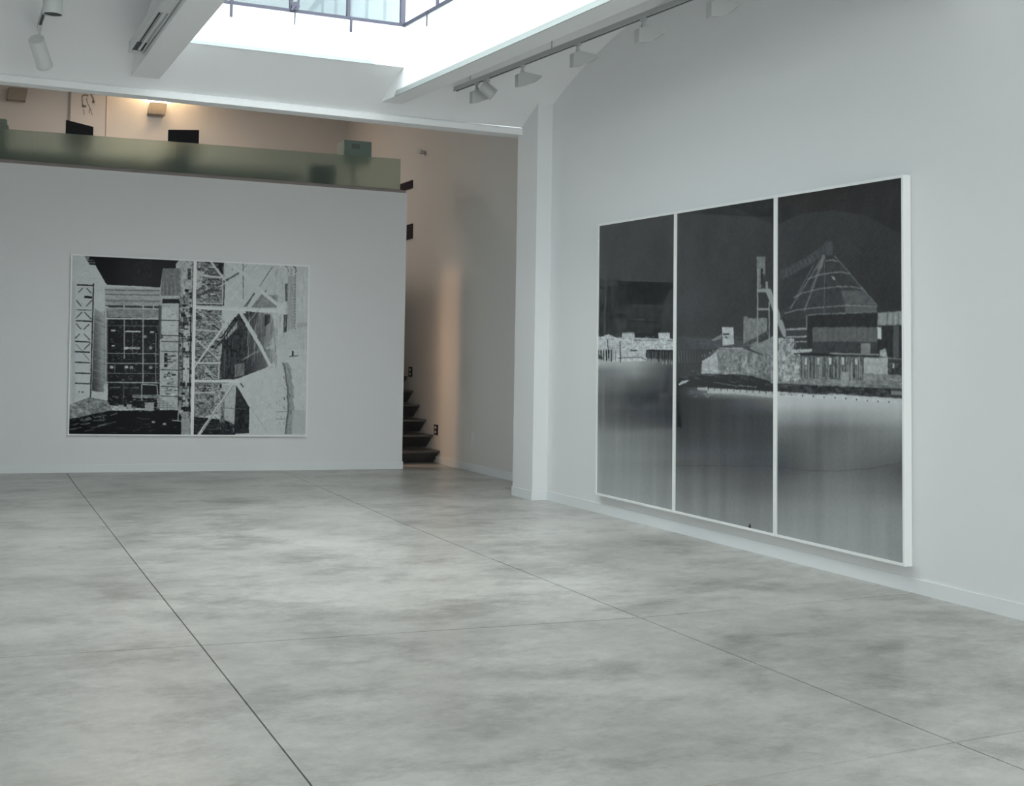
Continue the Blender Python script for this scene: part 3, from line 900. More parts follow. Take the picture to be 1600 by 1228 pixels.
    # pipework strip up to the frame
    s.poly([(281, 405), (303, 406), (299, 681), (279, 640), (280, 470)], 118, 1, 30, 12)
    s.poly([(280, 407), (301, 409), (301, 450), (283, 455), (283, 420), (275, 412)], 150, .9, 20, 14)
    s.clutter(280, 452, 300, 645, 190, 9, 8, 50, 165, .85)
    s.rect(293, 420, 298, 437, 66); s.rect(287, 558, 296, 574, 166); s.rect(286, 577, 296, 597, 164); s.rect(287, 515, 297, 524, 160)
    s.line((280.5, 470), (279, 650), 1.2, 50); s.line((298.6, 480), (296.5, 650), 1.6, 44); s.line((286, 520), (285, 640), 1.0, 60)
    s.rect(284, 653, 297, 679, 138, .95, 14, 10); s.rect(285, 642, 296, 652, 130, .9, 30, 6); s.line((270, 656), (284, 657), 1.4, 150); s.line((280, 634), (279, 656), 1.6, 150)
    # ================= second sheet
    s.poly([(303, 405), (352, 407), (349, 480), (346, 592), (346, 645), (300, 652), (300, 405)], 108, 1, 30, 16)
    s.clutter(303, 410, 348, 640, 330, 10, 3.2, 56, 165, .75)
    for k in range(26):
        x = s.rng.uniform(304, 335); y = s.rng.uniform(430, 620); l = s.rng.uniform(5, 16); sg = s.rng.choice([-1, 1])
        s.line((x, y), (x+l, y+sg*l*.8), s.rng.uniform(.8, 1.8), s.rng.choice([50, 160]), .85)
    s.poly(e_((190, 100), (500, 112), (490, 190), (440, 160), (435, 285), (370, 210), (300, 150), (200, 130)), 44)
    for k in range(7): s.rect(324.5, 412+k*8.4, 341, 416.5+k*8.4, 92, .8); s.line((324.5, 411.6+k*8.4), (341, 411.8+k*8.4), 1.0, 46)
    s.poly(e_((90, 240), (175, 240), (165, 440), (90, 480)), 156, .95)
    s.poly([(349, 407), (489, 414), (489, 500), (352, 480)], 164, .95, 5, 30)
    s.poly(e_((640, 250), (100, 545), (120, 590), (640, 270)), 70, .85)
    s.line(*e_((436, 280), (430, 960)), 2.0, 160); s.line(*e_((455, 400), (445, 680)), 1.6, 62)
    s.line(*e_((690, 120), (695, 590)), 1.3, 72, .8); s.line(*e_((560, 150), (556, 230)), 1.2, 90, .8)
    s.line(*e_((740, 160), (690, 200)), 1.2, 110, .7)
    # silo flank, pipes
    s.line(*f_((330, 180), (165, 430)), 1.6, 92, .8); s.line(*f_((100, 510), (0, 690)), 2.0, 84, .8)
    s.line(*e_((840, 520), (710, 690)), 2.2, 80, .85)
    s.poly(f_((270, 460), (130, 700), (60, 700), (210, 500)), 100, .8, 10, 10)
    s.poly(f_((210, 540), (400, 540), (380, 700), (130, 700)), 108, .8, 16, 10)
    s.pline(f_((470, 150), (510, 190), (530, 250)), 2.0, 70, .9); s.pline(f_((580, 160), (620, 200), (630, 250)), 2.0, 84, .8)
    s.poly(f_((470, 160), (520, 200), (545, 320), (500, 390), (480, 160)), 166)
    s.poly(f_((485, 395), (525, 395), (520, 620), (490, 620)), 84); s.poly(f_((475, 790), (520, 790), (512, 1030), (472, 1020)), 72)
    s.poly(f_((520, 300), (625, 300), (620, 960), (520, 1000)), 138, .8, 8, 8)
    for k in range(20): s.line((460.6, 425+k*4.6), (460.4, 427.4+k*4.6), 1.6, 96, .8)
    s.line((482, 416), (480.6, 545), 1.0, 92, .7)
    s.poly(f_((640, 900), (790, 880), (790, 1228), (650, 1228)), 142, .7, 6, 20)
    # the dark interior and striped flank
    s.poly([(372, 490), (404, 489), (420, 491), (424, 560), (421, 572), (383, 588), (366, 592), (344, 592), (347, 530), (352, 524)], 62, 1, 12, 16)
    s.field([(384, 486), (424, 490), (433, 524), (431, 560), (421, 572), (386, 586)], [380, 392, 404, 414, 426, 434], [486, 530, 586], [[70, 66, 96, 112, 150, 150], [66, 74, 86, 112, 150, 160], [60, 64, 84, 84, 130, 150]])
    for k in range(26): x = s.rng.uniform(386, 430); s.line((x, 495), (x-2, s.rng.uniform(530, 575)), s.rng.uniform(.6, 2), s.rng.choice([62, 80, 130, 140]), .45)
    s.poly(f_((230, 790), (300, 790), (298, 890), (228, 950)), 62)
    s.poly(f_((330, 1080), (500, 1010), (700, 950), (790, 940), (790, 1228), (240, 1228)), 160, .95, 6, 20)
    s.poly(e_((620, 880), (470, 1080), (480, 1110), (620, 960)), 150)
    s.line(*e_((600, 820), (420, 1090)), 2.2, 52); s.line(*e_((430, 1120), (330, 1228)), 2.2, 56)
    s.poly(g_((570, 270), (690, 245), (690, 400), (565, 430)), 108, 1, 8, 10)
    s.line(*g_((660, 215), (832, 110)), 1.8, 120); s.line(*h_((0, 190), (290, 20)), 1.8, 118)
    s.line(*g_((455, 90), (440, 440)), .8, 96, .6)
    s.poly(g_((330, 110), (415, 20), (410, 130), (380, 230), (330, 190)), 150); s.poly(g_((200, 180), (290, 180), (260, 330)), 130, .8)
    # lower right: pale heap
    s.poly([(366, 593), (421, 572), (447, 563), (482, 553), (481, 690), (391, 690), (391, 636), (375, 612)], 166, 1, 4, 30)
    s.poly([(344, 600), (368, 602), (368, 676), (352, 676), (345, 660)], 152, .95, 8, 14)
    s.poly(g_((590, 520), (770, 800), (760, 1115), (565, 1125)), 58, 1, 8, 20)
    s.poly([(302, 650), (352, 655), (368, 663), (368, 682), (300, 682)], 50, .95, 8, 20)
    s.poly(g_((315, 600), (395, 590), (400, 1000), (370, 900), (325, 800)), 142, .9)
    s.poly(g_((400, 600), (450, 600), (445, 990), (405, 980)), 92, .8, 20, 12)
    s.line(*g_((380, 800), (720, 820)), 1.2, 92, .6)
    # crevice on the heap
    cr = [(441, 566), (445, 577), (446, 592), (449, 606), (449, 622), (450, 640), (448, 655), (446, 677)]
    for (p, q) in zip(cr, cr[1:]):
        s.poly([p, (p[0]+9, p[1]), (q[0]+11, q[1]), q], 122, .75, 10, 8)
        s.line((p[0]+1, p[1]), (q[0]+1, q[1]), 2.6, 86, .75)
    s.rect(444, 620, 445.6, 624, 40); s.rect(456, 548, 458.4, 556, 40); s.line((452, 556.5), (466, 555), 1.2, 70)
    for y in (642.5, 654): s.line((432, y), (449, y), .9, 84, .7)
    s.clutter(431, 600, 446, 676, 40, 2.5, 3, 120, 150, .6)
    s.line(*h_((60, 800), (270, 1110)), .8, 130, .7); s.line((388, 573), (366, 590), 1.4, 90, .6)
    s.poly([(456, 640), (478, 640), (478, 676), (458, 676)], 148, .6)
    # texture of the works: pipes, rungs, stains
    s.scrib(303, 412, 350, 500, 260, 8, 1.0, [48, 70, 160, 172], (0, 180), .75)
    s.scrib(303, 500, 346, 600, 280, 8, 1.1, [44, 60, 165, 176], (0, 180), .75)
    s.scrib(303, 600, 350, 655, 170, 7, 1.2, [44, 60, 160, 176], (0, 180), .75)
    s.scrib(302, 655, 368, 676, 50, 9, 1.0, [80, 110, 130], (-10, 10), .5)
    s.scrib(345, 590, 368, 676, 60, 7, 1.2, [90, 120, 170], (70, 110), .5)
    s.scrib(386, 486, 432, 575, 150, 26, 1.3, [52, 78, 120, 150], (82, 92), .4)
    s.scrib(348, 500, 384, 588, 70, 22, 1.4, [40, 46, 84, 100], (80, 100), .5)
    s.scrib(428, 420, 446, 540, 60, 22, 1.6, [120, 140, 170], (84, 96), .4)
    s.scrib(447, 416, 461, 520, 60, 16, 1.2, [110, 126, 150], (85, 95), .5)
    s.scrib(462, 420, 482, 556, 50, 30, 2.0, [150, 158, 172], (86, 94), .4)
    s.scrib(390, 600, 446, 676, 40, 10, 2.0, [158, 172], (0, 180), .5)
    s.scrib(443, 575, 456, 676, 90, 6, 1.2, [70, 110, 140, 165], (60, 120), .6)
    s.scrib(350, 410, 440, 480, 60, 26, 2.0, [150, 174], (40, 60), .4)
    s.scrib(256, 478, 278, 620, 120, 8, .8, [90, 130, 175], (-3, 3), .6)
    s.scrib(281, 408, 300, 650, 200, 6, 1.1, [48, 90, 150, 172], (0, 180), .6)
    s.scrib(166, 450, 250, 497, 120, 14, .9, [92, 120, 165], (-3, 2), .5)
    s.scrib(168, 500, 248, 600, 170, 5, .8, [80, 120, 150], (-2, 2), .55)
    s.scrib(168, 500, 248, 600, 60, 6, .8, [84, 110], (88, 92), .5)
    s.scrib(147, 486, 166, 612, 70, 12, 1.4, [64, 90, 150], (-40, -10), .35)
    s.scrib(108, 624, 168, 655, 130, 6, 1.4, [80, 150, 165, 100], (-30, 30), .5)
    s.scrib(106, 650, 285, 676, 60, 16, 1.2, [62, 80, 110], (0, 16), .4)
    s.scrib(170, 615, 250, 642, 120, 6, 1.2, [40, 110, 150], (-6, 6), .6)
    s.scrib(112, 400, 150, 440, 40, 12, 1.5, [150, 172], (-4, 4), .4)
    s.scrib(114, 450, 142, 620, 60, 5, .8, [140, 150], (-6, 6), .4)
    s.scrib(168, 470, 248, 474, 60, 2, 1.2, [80, 110], (0, 180), .8)
    s.line((170, 479), (249, 480.5), 2.0, 50, .9)
    for x in (194, 224, 240): s.rect(x-1, 477, x+1, 483, 160)
    # steel members crossing in front
    W_ = 176
    s.line(*g_((60, 345), (300, -10)), 2, 44)
    s.line(*g_((420, 545), (250, 585)), 2, 140); s.rect(344, 600, 347, 606, 44)
    s.line(*e_((80, 640), (440, 655)), 1.8, 160); s.line(*e_((80, 655), (440, 668)), 1.0, 60)
    s.line(*e_((170, 292), (440, 322)), 2.6, 165)
    s.line(*e_((270, 105), (450, 340)), 3.0, 165); s.line(*e_((450, 340), (640, 600)), 1.8, 172, .8)
    s.line(*e_((80, 985), (410, 1000)), 2.2, 160); s.line(*e_((270, 870), (410, 970)), 1.6, 150); s.line(*e_((80, 740), (220, 830)), 1.4, 150)
    s.line(*e_((80, 1090), (240, 1228)), 1.8, 158); s.line(*g_((130, 0), (360, 190)), 2, 158)
    s.line(*g_((60, 248), (400, 252)), 2.8, 168); s.line(*g_((380, 240), (375, 450)), 1.8, 165); s.line(*g_((190, 270), (315, 450)), 1.8, 155)
    s.line(*g_((40, 620), (330, 612)), 3, 156); s.line(*g_((200, 680), (290, 790)), 1.4, 150)
    s.line(*e_((75, 695), (400, 712)), 5.6, W_); s.line(*e_((400, 712), (860, 730)), 5.6, W_); s.line(*f_((60, 735), (380, 745)), 5.0, W_)
    s.line(*e_((80, 690), (860, 716)), .8, 140, .5)
    s.line(*e_((480, 120), (740, 300)), 4.4, 170); s.line(*e_((740, 300), (860, 440)), 4.4, 170, .8); s.line(*f_((0, 330), (210, 510)), 4.6, 168); s.line(*f_((180, 490), (390, 660)), 5.2, 172)
    s.line(*e_((585, 755), (240, 1228)), 3.6, 168); s.line(*g_((290, -5), (62, 325)), 3.2, 170)
    s.line(*e_((655, 755), (860, 1080)), 5.4, 172); s.line(*e_((690, 790), (860, 1060)), .9, 120, .7)
    s.line(*f_((0, 900), (200, 1228)), 5.4, 172); s.line(*h_((150, 0), (300, 290)), 5.0, 172)
    s.poly(f_((380, 650), (500, 640), (500, 790), (390, 780)), 172)
    s.line(*f_((260, 600), (30, 880)), 1.4, 140, .8)
    s.line(*g_((58, 472), (640, 478)), 4.0, W_); s.line(*g_((60, 492), (500, 496)), 1.0, 90, .8)
    s.line(*g_((570, 500), (125, 1145)), 4.2, 170); s.line(*g_((565, 520), (170, 1085)), 1.1, 88, .8)
    s.line(*g_((600, 500), (765, 790)), 3.2, 168); s.line(*g_((645, 500), (680, 550)), 2.2, 70)
    s.line((391.5, 636), (391, 676), 2.0, 172)
    s.warp(1.4, 10)
    s.b += 6*s.fn(s.b.shape, 6)
    return s.image('steelworks_print', .030, 2.05)

imR = paint_right(); imL = paint_left()
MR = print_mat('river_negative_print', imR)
ML = print_mat('steelworks_negative_print', imL, .08, .08)
ML.node_tree.nodes['Principled BSDF'].inputs['Specular IOR Level'].default_value = .08

def bil(q, u, v):
    a, b, c, d = q   # tl tr br bl
    return a*(1-u)*(1-v)+b*u*(1-v)+c*u*v+d*(1-u)*v

def framed(name, label, group, quad, n, us, thick, face, inset, pm):
    """quad: wall-plane corners of the whole set (front face), n: normal into the room"""
    for i, (u0, u1) in enumerate(zip(us, us[1:])):
        q = [bil(quad, u0, 0), bil(quad, u1, 0), bil(quad, u1, 1), bil(quad, u0, 1)]
        hx = (q[1]-q[0]).normalized(); vt = (q[3]-q[0]).normalized()
        root = empty(name, (q[3]+q[2])/2-n*thick)
        tag(root, label[i], 'picture', group)
        g = .0012
        o = [q[0]+hx*g, q[1]-hx*g, q[2]-hx*g, q[3]+hx*g]
        f = face
        inn = [o[0]+hx*f+vt*f, o[1]-hx*f+vt*f, o[2]-hx*f-vt*f, o[3]+hx*f-vt*f]
        for k in range(4):
            j = (k+1) % 4
            bm = BM(); prism(bm, [o[k], o[j], inn[j], inn[k]], -n*thick)
            obj('frame_rail', bm, FRAME, root)
        e = .002
        p = [inn[0]-hx*e-vt*e-n*inset, inn[1]+hx*e-vt*e-n*inset, inn[2]+hx*e+vt*e-n*inset, inn[3]-hx*e+vt*e-n*inset]
        me = bpy.data.meshes.new('print')
        vv = [*p, *[x-n*.012 for x in p]]
        fc = [(0, 3, 2, 1), (4, 5, 6, 7), (0, 1, 5, 4), (1, 2, 6, 5), (2, 3, 7, 6), (3, 0, 4, 7)]
        me.from_pydata([tuple(x) for x in vv], [], fc)
        uvl = me.uv_layers.new(name='uv')
        W_ = (quad[1]-quad[0]).length; w_ = W_*(u1-u0); Hh_ = (quad[3]-quad[0]).length
        du = f/W_; dv = f/Hh_
        uvs = {0: (u0+du, 1-dv), 1: (u1-du, 1-dv), 2: (u1-du, dv), 3: (u0+du, dv)}
        for poly in me.polygons:
            for li in poly.loop_indices:
                uvl.data[li].uv = uvs[me.loops[li].vertex_index % 4]
        me.materials.append(pm)
        o2 = bpy.data.objects.new('print', me); C.objects.link(o2)
        # make sure the face looks into the room
        if me.polygons[0].normal.dot(n) < 0: me.flip_normals()
        o2.parent = root; o2.matrix_parent_inverse = Matrix.Translation(root.location).inverted()

# right wall triptych: front face at x = 6.13
def wallx(y, z, x=6.13):
    k = x/6.2
    return Vector((x, y*k, 1.6+(z-1.6)*k))
qr = [wallx(11.475, 2.962), wallx(6.945, 2.921), wallx(6.90, .163), wallx(11.450, .178)]
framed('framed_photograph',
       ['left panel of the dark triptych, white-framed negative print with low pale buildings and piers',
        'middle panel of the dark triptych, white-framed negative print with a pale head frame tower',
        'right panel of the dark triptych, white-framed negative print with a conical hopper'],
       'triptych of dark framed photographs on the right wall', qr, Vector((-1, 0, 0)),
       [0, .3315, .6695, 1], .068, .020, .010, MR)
# far wall diptych
def bw(px_s, z): return backpt(px_s, z, .045)
ql = [backpt(.766, 2.790, .045), backpt(3.815, 2.754, .045), backpt(3.825, .449, .045), backpt(.783, .478, .045)]
framed('framed_photograph',
       ['left half of the pale far-wall diptych, negative print of a factory front',
        'right half of the pale far-wall diptych, negative print crossed by white steel beams'],
       'diptych of framed photographs on the far wall', ql, bnor, [0, .5065, 1], .043, .018, .006, ML)

# ------------------------------------------------------------------ ceiling track and spotlights (right side)
TA = Vector((4.965, 12.43, 4.40)); TB = Vector((5.44, 6.6, 4.40))
tdir = (TB-TA).normalized(); tn = Vector((-tdir.y, tdir.x, 0))
if tn.x < 0: tn = -tn
tr = empty('ceiling_track', TA)
tag(tr, 'long grey lighting track under the vault beside the skylight', 'lighting track')
def tbox(s0, s1, a0, a1, z0, z1):
    bm = BM()
    P = lambda s, a, z: TA+tdir*s+tn*a+Vector((0, 0, z-TA.z))
    prism(bm, [P(s0, a0, z0), P(s1, a0, z0), P(s1, a1, z0), P(s0, a1, z0)], (0, 0, z1-z0))
    return bm
LT = (TB-TA).length
obj('rail', tbox(0, LT, -.018, .018, 4.402, 4.44), TRACKM, tr)
obj('rail_flange', tbox(0, LT, -.022, -.013, 4.392, 4.404), TRACKM, tr)
obj('rail_flange', tbox(0, LT, .013, .022, 4.392, 4.404), TRACKM, tr)
obj('slot', tbox(.02, LT, -.013, .013, 4.396, 4.4025), BLACK, tr)
for s in (.35, 2.0, 3.9, 5.6):
    p = TA+tdir*s; bm = BM(); tube(bm, (p.x, p.y, 4.437), (p.x, p.y, vz(p.y, YS-3.27)+.02), .006, 8)
    obj('suspension_rod', bm, TRACKM, tr)

def flood(s, label):
    p = TA+tdir*s
    root = empty('track_floodlight', (p.x, p.y, 4.392))
    tag(root, label, 'spotlight', 'wedge floodlights on the right track')
    obj('adapter', bevbox(p.x-.016, p.x+.016, p.y-.035, p.y+.035, 4.372, 4.397, .003), LAMPW, root)
    bm = BM(); tube(bm, (p.x, p.y, 4.375), (p.x, p.y, 4.325), .013, 12); tube(bm, (p.x, p.y, 4.345), (p.x, p.y, 4.325), .02, 12)
    obj('stem', bm, LAMPW, root)
    bm = BM()
    z = 4.328
    prof = [(-.06, z-.028), (.0, z), (.205, z-.022), (.115, z-.092), (.04, z-.125), (-.06, z-.150)]
    prism(bm, [(p.x+a, p.y-.035, b) for a, b in prof], (0, .08, 0))
    bmesh.ops.bevel(bm, geom=bm.edges[:], offset=.004, segments=1, affect='EDGES')
    obj('lamp_housing', bm, LAMPW, root)
    # glass aperture on the slanting lower face
    a, b = Vector((p.x+.192, 0, z-.033)), Vector((p.x+.125, 0, z-.085))
    nrm = Vector((.61, 0, -.79))
    bm = BM()
    prism(bm, [a+Vector((0, p.y-.027, 0)), a+Vector((0, p.y+.037, 0)), b+Vector((0, p.y+.037, 0)), b+Vector((0, p.y-.027, 0))], nrm*.003)
    obj('lens', bm, GREY, root)
SL = lambda y: (TA.y-y)/(-tdir.y)
flood(SL(11.93), 'farthest wedge floodlight on the right track, beside the round spotlight')
flood(SL(10.98), 'wedge floodlight second from the far end of the right track')
flood(SL(9.98), 'wedge floodlight third from the far end of the right track')
flood(SL(8.97), 'wedge floodlight fourth from the far end of the right track')
flood(SL(8.02), 'wedge floodlight nearest the camera, cut by the top edge')

def roundspot(name, label, top, pivot, aim, r, L, m1, lensm=None):
    lensm = lensm or BLACK
    root = empty(name, top)
    tag(root, label, 'spotlight')
    aim = Vector(aim).normalized()
    pv = Vector(pivot)
    obj('adapter', bevbox(top[0]-.018, top[0]+.018, top[1]-.05, top[1]+.05, top[2]-.035, top[2]+.003, .003), m1, root)
    bm = BM(); tube(bm, (top[0], top[1], top[2]-.03), tuple(pv), .012, 12)
    obj('stem', bm, m1, root)
    a = pv-aim*L*.35; b = pv+aim*L*.65
    bm = BM(); tube(bm, a, b, r, 32)
    bmesh.ops.bevel(bm, geom=[e for e in bm.edges if e.calc_face_angle(0) > 1], offset=.004, segments=2, affect='EDGES')
    obj('lamp_body', bm, m1, root, smooth=False)
    bm = BM(); tube(bm, b-aim*.012, b+aim*.006, r*1.06, 32)
    obj('rim', bm, m1, root)
    bm = BM(); tube(bm, b+aim*.004, b+aim*.0075, r*.9, 32)
    obj('lens', bm, lensm, root)
    return root
p = TA+tdir*SL(11.72)
roundspot('track_spotlight', 'round spotlight on the right track between two wedge floodlights', (p.x, p.y, 4.395), (p.x-.005, p.y, 4.30), (.75, -.25, -.62), .060, .15, LAMPW, GREYL)

# left track with two cylinder spots
lt = empty('ceiling_track', (.775, 12.2, 4.5))
tag(lt, 'short grey lighting track on the vault at the upper left', 'lighting track')
obj('rail', bx(.757, .793, 7.2, 12.15, 4.492, 4.53), TRACKM, lt)
obj('slot', bx(.765, .785, 7.22, 12.13, 4.486, 4.4925), BLACK, lt)
for y in (7.6, 9.4, 11.2):
    bm = BM(); tube(bm, (.775, y, 4.528), (.775, y, vz(y, YS-3.27)+.02), .006, 8); obj('suspension_rod', bm, TRACKM, lt)
# hanging cylinder
cx_, cy__ = .765, 10.46
root = empty('cylinder_spotlight', (cx_, cy__, 4.49))
tag(root, 'white cylinder spotlight hanging straight down at the top left corner', 'spotlight')
obj('adapter', bevbox(.76, .79, cy__-.05, cy__+.05, 4.46, 4.49, .003), LAMPD, root)
bm = BM(); tube(bm, (.775, cy__, 4.47), (.775, cy__, 4.43), .012, 12); obj('stem', bm, LAMPD, root)
bm = BM()
bmesh.ops.create_cone(bm, cap_ends=True, segments=40, radius1=.075, radius2=.075, depth=.24, matrix=Matrix.Translation((cx_, cy__, 4.33)))
bot = [f for f in bm.faces if f.normal.z < -.9]
r = bmesh.ops.inset_region(bm, faces=bot, thickness=.005)
r = bmesh.ops.extrude_face_region(bm, geom=bot)
bmesh.ops.translate(bm, vec=(0, 0, .05), verts=[v for v in r['geom'] if isinstance(v, bmesh.types.BMVert)])
bmesh.ops.delete(bm, geom=[f for f in bot if f.is_valid], context='FACES')
obj('lamp_body', bm, LAMPD, root)
bm = BM(); bmesh.ops.create_cone(bm, cap_ends=True, segments=32, radius1=.069, radius2=.069, depth=.004, matrix=Matrix.Translation((cx_, cy__, 4.218)))
obj('lens', bm, BLACK, root)
roundspot('track_spotlight', 'white cylinder spotlight tilted away on the upper left track', (.775, 12.05, 4.49), (.775, 12.05, 4.285), (.30, .70, -.60), .070, .30, LAMPD)

# fluorescent batten beside the left beam
fl = empty('fluorescent_light', (1.62, 11.9, 4.36))
tag(fl, 'long slim fluorescent light along the left side of the skylight beam', 'ceiling light')
xb0, xb1 = 1.545, 1.665
obj('housing', bx(xb0, xb1, 10.0, 11.92, 4.345, 4.42), LAMPD, fl)
obj('end_cap', bevbox(xb0-.004, xb1+.004, 11.92, 12.02, 4.325, 4.425, .006), LAMPD, fl)
obj('side_lip', bx(xb0, xb0+.012, 10.0, 11.92, 4.325, 4.346), LAMPD, fl)
obj('side_lip', bx(xb1-.012, xb1, 10.0, 11.92, 4.325, 4.346), LAMPD, fl)
obj('lamp_recess', bx(xb0+.012, xb1-.012, 11.62, 11.92, 4.338, 4.3455), BLACK, fl)
obj('lamp_recess', bx(xb0+.040, xb0+.050, 10.42, 11.62, 4.338, 4.3455), BLACK, fl)
bm = BM(); tube(bm, (xb0+.075, 10.42, 4.336), (xb0+.075, 11.86, 4.336), .013, 12)
obj('lamp_tube', bm, LAMPD, fl)
obj('cover_plate', bx(xb0+.01, xb1-.01, 10.0, 10.42, 4.322, 4.346), LAMPD, fl)
obj('housing', bx(xb0, xb1, 7.6, 9.98, 4.345, 4.42), LAMPD, fl)

# ------------------------------------------------------------------ mezzanine furnishings
def sconce(x, y, z, label, lit):
    root = empty('wall_sconce', (x, y, z))
    tag(root, label, 'wall light')
    w2 = .14; h = .20; d = .16
    bm = BM()
    prism(bm, [(x-w2, y-d, z+h/2), (x+w2, y-d, z+h/2), (x+w2-.03, y-d, z-h/2), (x-w2-.03, y-d, z-h/2)], (0, .012, 0))
    obj('front_plate', bm, SCONCE, root)
    for sx_ in (-1, 1):
        bm = BM()
        xx = x+sx_*w2 - (.012 if sx_ > 0 else 0)
        prism(bm, [(xx, y-d+.012, z+h/2), (xx+.012, y-d+.012, z+h/2), (xx-.018, y-d+.012, z-h/2), (xx-.03, y-d+.012, z-h/2)], (0, d-.012, 0))
        obj('side_plate', bm, SCONCE, root)
    obj('bottom_plate', bx(x-w2-.03, x+w2-.03, y-d+.012, y, z-h/2, z-h/2+.012), SCONCE, root)
    if lit:
        bm = BM(); tube(bm, (x-.07, y-.08, z+.03), (x+.07, y-.08, z+.03), .012, 10)
        obj('bulb', bm, WARMBULB, root)
        ld = bpy.data.lights.new('sconce_lamp', 'AREA'); ld.shape = 'RECTANGLE'; ld.size = .2; ld.size_y = .10
        ld.energy = 15; ld.color = (1, .70, .40)
        lo = bpy.data.objects.new('sconce_lamp', ld); C.objects.link(lo)
        lo.location = (x, y-.08, z+.06); lo.rotation_euler = (math.pi, 0, 0)
        lo.parent = root; lo.matrix_parent_inverse = Matrix.Translation(root.location).inverted()
    return root
sconce(3.33, 22.0, 5.67, 'lit wall sconce throwing warm light up the mezzanine wall', True)
sconce(1.11, 22.0, 5.69, 'unlit boxy wall sconce at the far left of the mezzanine', False)
# tall leaf panel on the rear wall between two vertical edges
pn = empty('wall_panel', (2.2, 21.97, 4.6))
tag(pn, 'tall off-white wall panel with a faint drawing on the mezzanine', 'panel')
obj('board', bx(1.93, 2.48, 21.955, 22.0, MZ, 6.05), WARMW, pn)
obj('edge_strip', bx(1.905, 1.93, 21.95, 22.0, MZ, 6.05), mat('grey_edge', (.40, .40, .42), .6), pn)
obj('edge_strip', bx(2.48, 2.497, 21.95, 22.0, MZ, 6.05), mat('brown_edge', (.42, .34, .30), .6), pn)
INK = mat('faded_brown_ink', (.34, .29, .25), .8, .2)
ink = BM()
def strokes(bm, pts, wd):
    for (x0, z0), (x1, z1) in zip(pts, pts[1:]):
        d = Vector((x1-x0, 0, z1-z0)); 
        if d.length < 1e-5: continue
        n_ = Vector((-d.z, 0, d.x)).normalized()*wd/2
        a = Vector((x0, 21.954, z0)); b = Vector((x1, 21.954, z1))
        prism(bm, [a-n_, b-n_, b+n_, a+n_], (0, -.0015, 0))
strokes(ink, [(2.10, 5.78), (2.15, 5.80), (2.20, 5.79)], .03)
strokes(ink, [(2.23, 5.84), (2.27, 5.76), (2.29, 5.70)], .03)
strokes(ink, [(2.26, 5.69), (2.30, 5.70)], .04)
strokes(ink, [(2.10, 5.78), (2.11, 5.62), (2.15, 5.61)], .02)
strokes(ink, [(2.10, 5.60), (2.17, 5.61)], .035)
strokes(ink, [(2.17, 5.75), (2.19, 5.66), (2.23, 5.60), (2.22, 5.50)], .014)
strokes(ink, [(2.13, 5.56), (2.14, 5.46)], .012)
strokes(ink, [(2.24, 5.58), (2.27, 5.47)], .012)
obj('drawing', ink, INK, pn)

def monitor(corners, label, y):
    (xa, za0, za1), (xb, zb0, zb1) = corners     # left x, top, bottom / right
    root = empty('computer_monitor', ((xa+xb)/2, y, MZ+.74))
    tag(root, label, 'monitor', 'monitors on the mezzanine desk')
    zb = 4.36
    bm = BM(); prism(bm, [(xa, y, zb), (xb, y, zb), (xb, y, zb1), (xa, y, za1)], (0, .03, 0))
    bmesh.ops.bevel(bm, geom=bm.edges[:], offset=.004, segments=2, affect='EDGES')
    obj('screen_housing', bm, BLACK, root)
    xm = (xa+xb)/2
    obj('stand', bevbox(xm-.04, xm+.04, y+.03, y+.06, MZ+.76, zb+.12, .004), BLACK, root)
    obj('foot', bevbox(xm-.12, xm+.12, y-.05, y+.14, MZ+.74, MZ+.765, .005), BLACK, root)
monitor(((1.567, 0, 4.766), (1.933, 0, 4.700)), 'dark monitor back above the balustrade, left of the lit sconce', 18.5)
monitor(((2.962, 0, 4.752), (3.400, 0, 4.787)), 'dark monitor back above the balustrade, below the lit sconce', 18.5)
# long desk behind the glass
DESK = mat('grey_green_desk_laminate', (.16, .19, .17), .5, .4)
dk = empty('desk', (2.6, 18.6, MZ)); tag(dk, 'long dark desk behind the frosted glass balustrade', 'desk')
obj('desktop', bevbox(-.3, 4.9, 18.2, 19.0, MZ+.70, MZ+.74, .005), DESK, dk)
obj('modesty_panel', bx(-.2, 4.8, 18.24, 18.26, MZ+.10, MZ+.70), DESK, dk)
for x in (-.2, 1.6, 3.3, 4.8):
    obj('leg', bx(x-.025, x+.025, 18.3, 18.9, MZ, MZ+.70), DESK, dk)
# printer-like pale box at far left
pt = empty('printer', (.62, 18.5, MZ+.74)); tag(pt, 'pale green desktop printer at the far left of the mezzanine', 'printer')
PGR = mat('pale_green_plastic', (.30, .36, .32), .5, .4)
obj('body', bevbox(.40, .82, 18.3, 18.7, MZ+.74, 4.60, .015), PGR, pt)
obj('lid', bevbox(.42, .80, 18.32, 18.68, 4.60, 4.675, .012), PGR, pt)
obj('paper_slot', bx(.47, .75, 18.292, 18.302, 4.40, 4.44), BLACK, pt)
